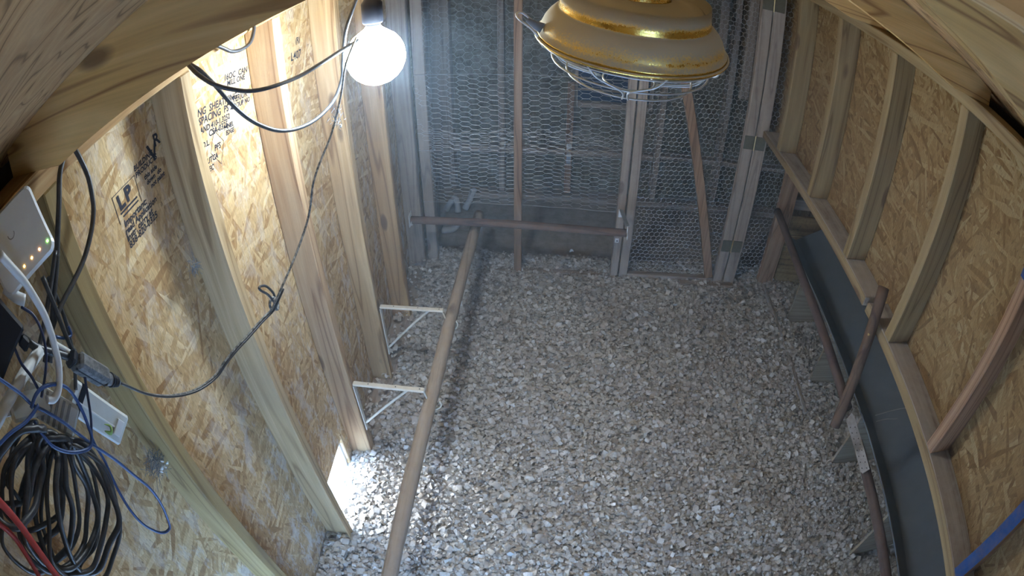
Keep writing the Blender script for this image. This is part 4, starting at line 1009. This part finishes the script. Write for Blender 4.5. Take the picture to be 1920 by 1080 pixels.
# dust and feather tufts caught on the wall
def tuft(name, c, n, rad, label, group, feathers=0):
    q = random.Random(int(c[1] * 1000)); P, Q = [], []
    t = thing(name, label, 'tuft', c, group)
    for _ in range(n):
        a = Vector((q.gauss(0, 0.35), q.gauss(0, 1), q.gauss(0, 1))) * rad * 0.5
        b = a + Vector((q.gauss(0, 0.4), q.gauss(0, 1), q.gauss(0, 1))) * rad * 0.45
        P.append(tuple(Vector(c) + a)); Q.append(tuple(Vector(c) + b))
    mesh('fluff', wires_np(P, Q, 0.0005), COBWEB, t, kind='stuff')
    for k in range(feathers):
        a = Vector(c) + Vector((0.006, q.uniform(-1, 1) * rad * 0.6, -rad * 0.55 + q.uniform(-1, 1) * rad * 0.35))
        b = a + Vector((0.004, q.uniform(-1, 1) * 0.016, q.uniform(-0.4, 1) * 0.016))
        mesh('down_feather', tube([a, a.lerp(b, 0.5) + Vector((0.003, 0, 0.001)), b], lambda u: 0.0005 + 0.0042 * math.sin(math.pi * min(1, u * 1.1) * 0.95), 6, 4, False, 0.3), WHITEPL, t, True)
tuft('cobweb_tuft', WEB[0], 200, 0.030, 'grey cobweb tuft with white down in the angle of the first stud', None, 5)
tuft('cobweb_tuft', WEB[1], 110, 0.016, 'small dark dust tuft beside the second stud', None, 0)
tuft('cobweb_tuft', tuple(CORD_LAMP[3]), 60, 0.02, 'little bright fluff tuft clinging to the cord under the bulb', None, 1)

# blue paint strip on the near studs of the right wall
t = thing('paint_strip', 'strip of peeling blue tape down the nearest right wall stud', 'tape', (XR - 0.002, 0.218, 0.96))
mesh('tape', cbox(XR - 0.0016, XR - 0.0004, 0.2015, 0.2365, 0.955, 1.35, 0.0003), BLUEPAINT, t)
mesh('torn_edge', obox((XR - 0.001, 0.2005, 0.957), (XR - 0.001, 0.2005, 1.33), 0.0012, 0.010, (1, 0, 0), 0.0003), BLUEPAINT, t)
t = thing_mesh('tape_piece', cbox(XR - 0.0020, XR - 0.0005, 0.601, 0.637, 1.495, 1.60, 0.0004), BLUEPAINT, 'small piece of blue tape near the top of the second right wall stud', 'tape')

# ------------------------------------------------------------------ things beyond the wire
t = thing('wall_roost', 'short upright board with white roost bracket on the far back wall', 'board', (0.085, YB - 0.10, 0.07))
mesh('board', cbox(0.063, 0.105, YB - 0.095, YB - 0.072, 0.07, 0.83), W_RED, t)
mesh('bracket_plate', cbox(0.070, 0.100, YB - 0.102, YB - 0.0955, 0.385, 0.425, 0.001), WHITE_GAL, t)
mesh('bracket_hook', cbox(0.070, 0.100, YB - 0.125, YB - 0.1025, 0.345, 0.370, 0.002), WHITE_GAL, t)
mesh('bracket_foot', cbox(0.072, 0.098, YB - 0.100, YB - 0.0955, 0.285, 0.335, 0.001), GALV, t)
for pts, lab in (([(-0.655, 3.02, 0.022), (-0.620, 3.03, 0.085), (-0.600, 3.03, 0.105), (-0.583, 3.02, 0.080), (-0.578, 3.0, 0.022)], 'bent grey pipe lying in an arch on the far floor behind the wire'),
                 ([(-0.540, 3.04, 0.022), (-0.510, 3.06, 0.080), (-0.495, 3.08, 0.120), (-0.485, 3.10, 0.130)], 'grey pipe elbow leaning up behind the wire next to the arch'),
                 ([(-0.640, 2.80, 0.020), (-0.600, 2.80, 0.022), (-0.570, 2.82, 0.022), (-0.555, 2.86, 0.030)], 'short curled grey pipe lying below the roost bar behind the wire')):
    thing_mesh('pipe_fitting', tube(pts, 0.019, 10, 5, False, 1.0, 0.06), PIPEGREY, lab, 'pipe', 'grey pipe fittings behind the wire', True)
thing_mesh('feather', tube([(0.100, 2.62, 0.030), (0.112, 2.625, 0.040), (0.124, 2.62, 0.034)], lambda u: 0.001 + 0.010 * math.sin(math.pi * u), 8, 5, False, 0.35), WHITEPL, 'single white feather on the floor just behind the wire', 'feather', None, True)

# ------------------------------------------------------------------ wood shavings: uncountable litter on the floor
def ground(x, y):
    z = 0.006 + 0.006 * np.sin(x * 5.1 + 1) * np.sin(y * 4.3) + 0.004 * np.sin(x * 13 + y * 9)
    z = z + 0.020 * np.exp(-((y - 2.55) / 0.07) ** 2) * (0.6 + 0.4 * np.sin(x * 9))
    z = z + 0.018 * np.exp(-((x + 0.66) / 0.07) ** 2)
    z = z + 0.014 * np.exp(-((x - 1.27) / 0.05) ** 2) + 0.02 * np.clip((y - 1.3) * 0.35, 0, 0.35) * np.exp(-((x + 0.6) / 0.25) ** 2)
    return np.maximum(z, 0.002)
def shavings(N):
    x = nrs.uniform(-0.74, 1.60, N); y = nrs.uniform(-0.28, 2.66, N)
    keep = (y < 2.52 + 0.10 * nrs.rand(N)) & ~((x < -0.655) & (y > 1.25) & (nrs.rand(N) > 0.15))
    x, y = x[keep], y[keep]; n = len(x)
    L = np.exp(nrs.normal(math.log(0.0145), 0.36, n)); Wd = L * nrs.uniform(0.45, 0.95, n)
    L = np.clip(L, 0.007, 0.040); Wd = np.clip(Wd, 0.005, 0.024)
    yaw = nrs.uniform(0, 2 * math.pi, n); tilt = nrs.normal(0, 0.28, n); roll = nrs.normal(0, 0.28, n)
    curl = nrs.normal(0.10, 0.2, n) * L
    z = ground(x, y) + nrs.uniform(0.001, 0.014, n) + np.abs(tilt) * L * 0.3
    z = np.where((x < -0.655) & ((y > 1.25) | (y < 0.81)), z + 0.037, z)
    t = np.array([-0.5, 0.0, 0.5])
    lx = t[None, :, None] * L[:, None, None] * np.ones((1, 1, 2))
    ly = np.array([-0.5, 0.5])[None, None, :] * Wd[:, None, None] * (1 - 0.35 * np.abs(t)[None, :, None] * nrs.rand(n, 1, 1))
    lz = -4 * (t ** 2)[None, :, None] * curl[:, None, None] * np.ones((1, 1, 2)) + curl[:, None, None]
    ca, sa = np.cos(tilt)[:, None, None], np.sin(tilt)[:, None, None]
    x1, z1 = lx * ca - lz * sa, lx * sa + lz * ca
    cb, sb = np.cos(roll)[:, None, None], np.sin(roll)[:, None, None]
    y1, z2 = ly * cb - z1 * sb, ly * sb + z1 * cb
    cy, sy = np.cos(yaw)[:, None, None], np.sin(yaw)[:, None, None]
    X = x[:, None, None] + x1 * cy - y1 * sy; Y = y[:, None, None] + x1 * sy + y1 * cy; Z = z[:, None, None] + z2
    X = np.maximum(X, -0.747)
    V = np.stack([X, Y, np.maximum(Z, 0.001)], -1).reshape(-1, 3)
    b = (np.arange(n) * 6)[:, None]
    F = np.concatenate([b + np.array([[0, 1, 3, 2]]), b + np.array([[2, 3, 5, 4]])])
    return V, F
V, F = shavings(118000)
me = bpy.data.meshes.new('wood_shavings')
me.vertices.add(len(V)); me.vertices.foreach_set('co', V.astype(np.float32).ravel())
me.loops.add(F.size); me.loops.foreach_set('vertex_index', F.astype(np.int32).ravel())
me.polygons.add(len(F)); me.polygons.foreach_set('loop_start', np.arange(0, F.size, 4, dtype=np.int32)); me.polygons.foreach_set('loop_total', np.full(len(F), 4, dtype=np.int32))
me.update(calc_edges=True); me.validate(); me.materials.append(CHIPS)
sh = bpy.data.objects.new('wood_shavings', me); COL.objects.link(sh)
tag(sh, 'pale wood shavings spread over the whole coop floor', 'shavings', kind='stuff')
# the packed bed under the loose shavings
gx, gy = np.linspace(-0.745, 1.60, 60), np.linspace(-0.28, 2.62, 80)
GX, GY = np.meshgrid(gx, gy)
fall = np.clip((2.60 - GY) / 0.06, 0, 1)
GZ = ground(GX, GY) * fall + 0.0008
bv = np.stack([GX, GY, GZ], -1).reshape(-1, 3)
bf = [[j * 60 + i, j * 60 + i + 1, (j + 1) * 60 + i + 1, (j + 1) * 60 + i] for j in range(79) for i in range(59)]
bed = mesh('packed_litter', (bv, bf), plain('packed_litter', (0.52, 0.48, 0.42), 0.95, var=0.4, scale=90, dust=0.5), None, True)
tag(bed, 'packed layer of fine litter beneath the loose shavings', 'litter', kind='stuff')
# ------------------------------------------------------------------ haze put in for the glow and glare of the bulb
hz = NT('glow_air')
hz.t.nodes.remove(hz.b)
vs = hz.n('ShaderNodeVolumeScatter')
vs.inputs['Color'].default_value = (0.58, 0.80, 1.0, 1)
vs.inputs['Density'].default_value = HAZE
vs.inputs['Anisotropy'].default_value = 0.10
hz.l(vs.outputs[0], hz.t.nodes['Material Output'].inputs['Volume'])
dust = mesh('glow_haze', cbox(-0.745, 1.085, -0.28, 3.28, 0.08, 1.68, 0.0004), hz.m)
tag(dust, 'faint haze added for the glow of the bulb, filling the coop', 'haze', kind='stuff')
S.cycles.volume_bounces = 0
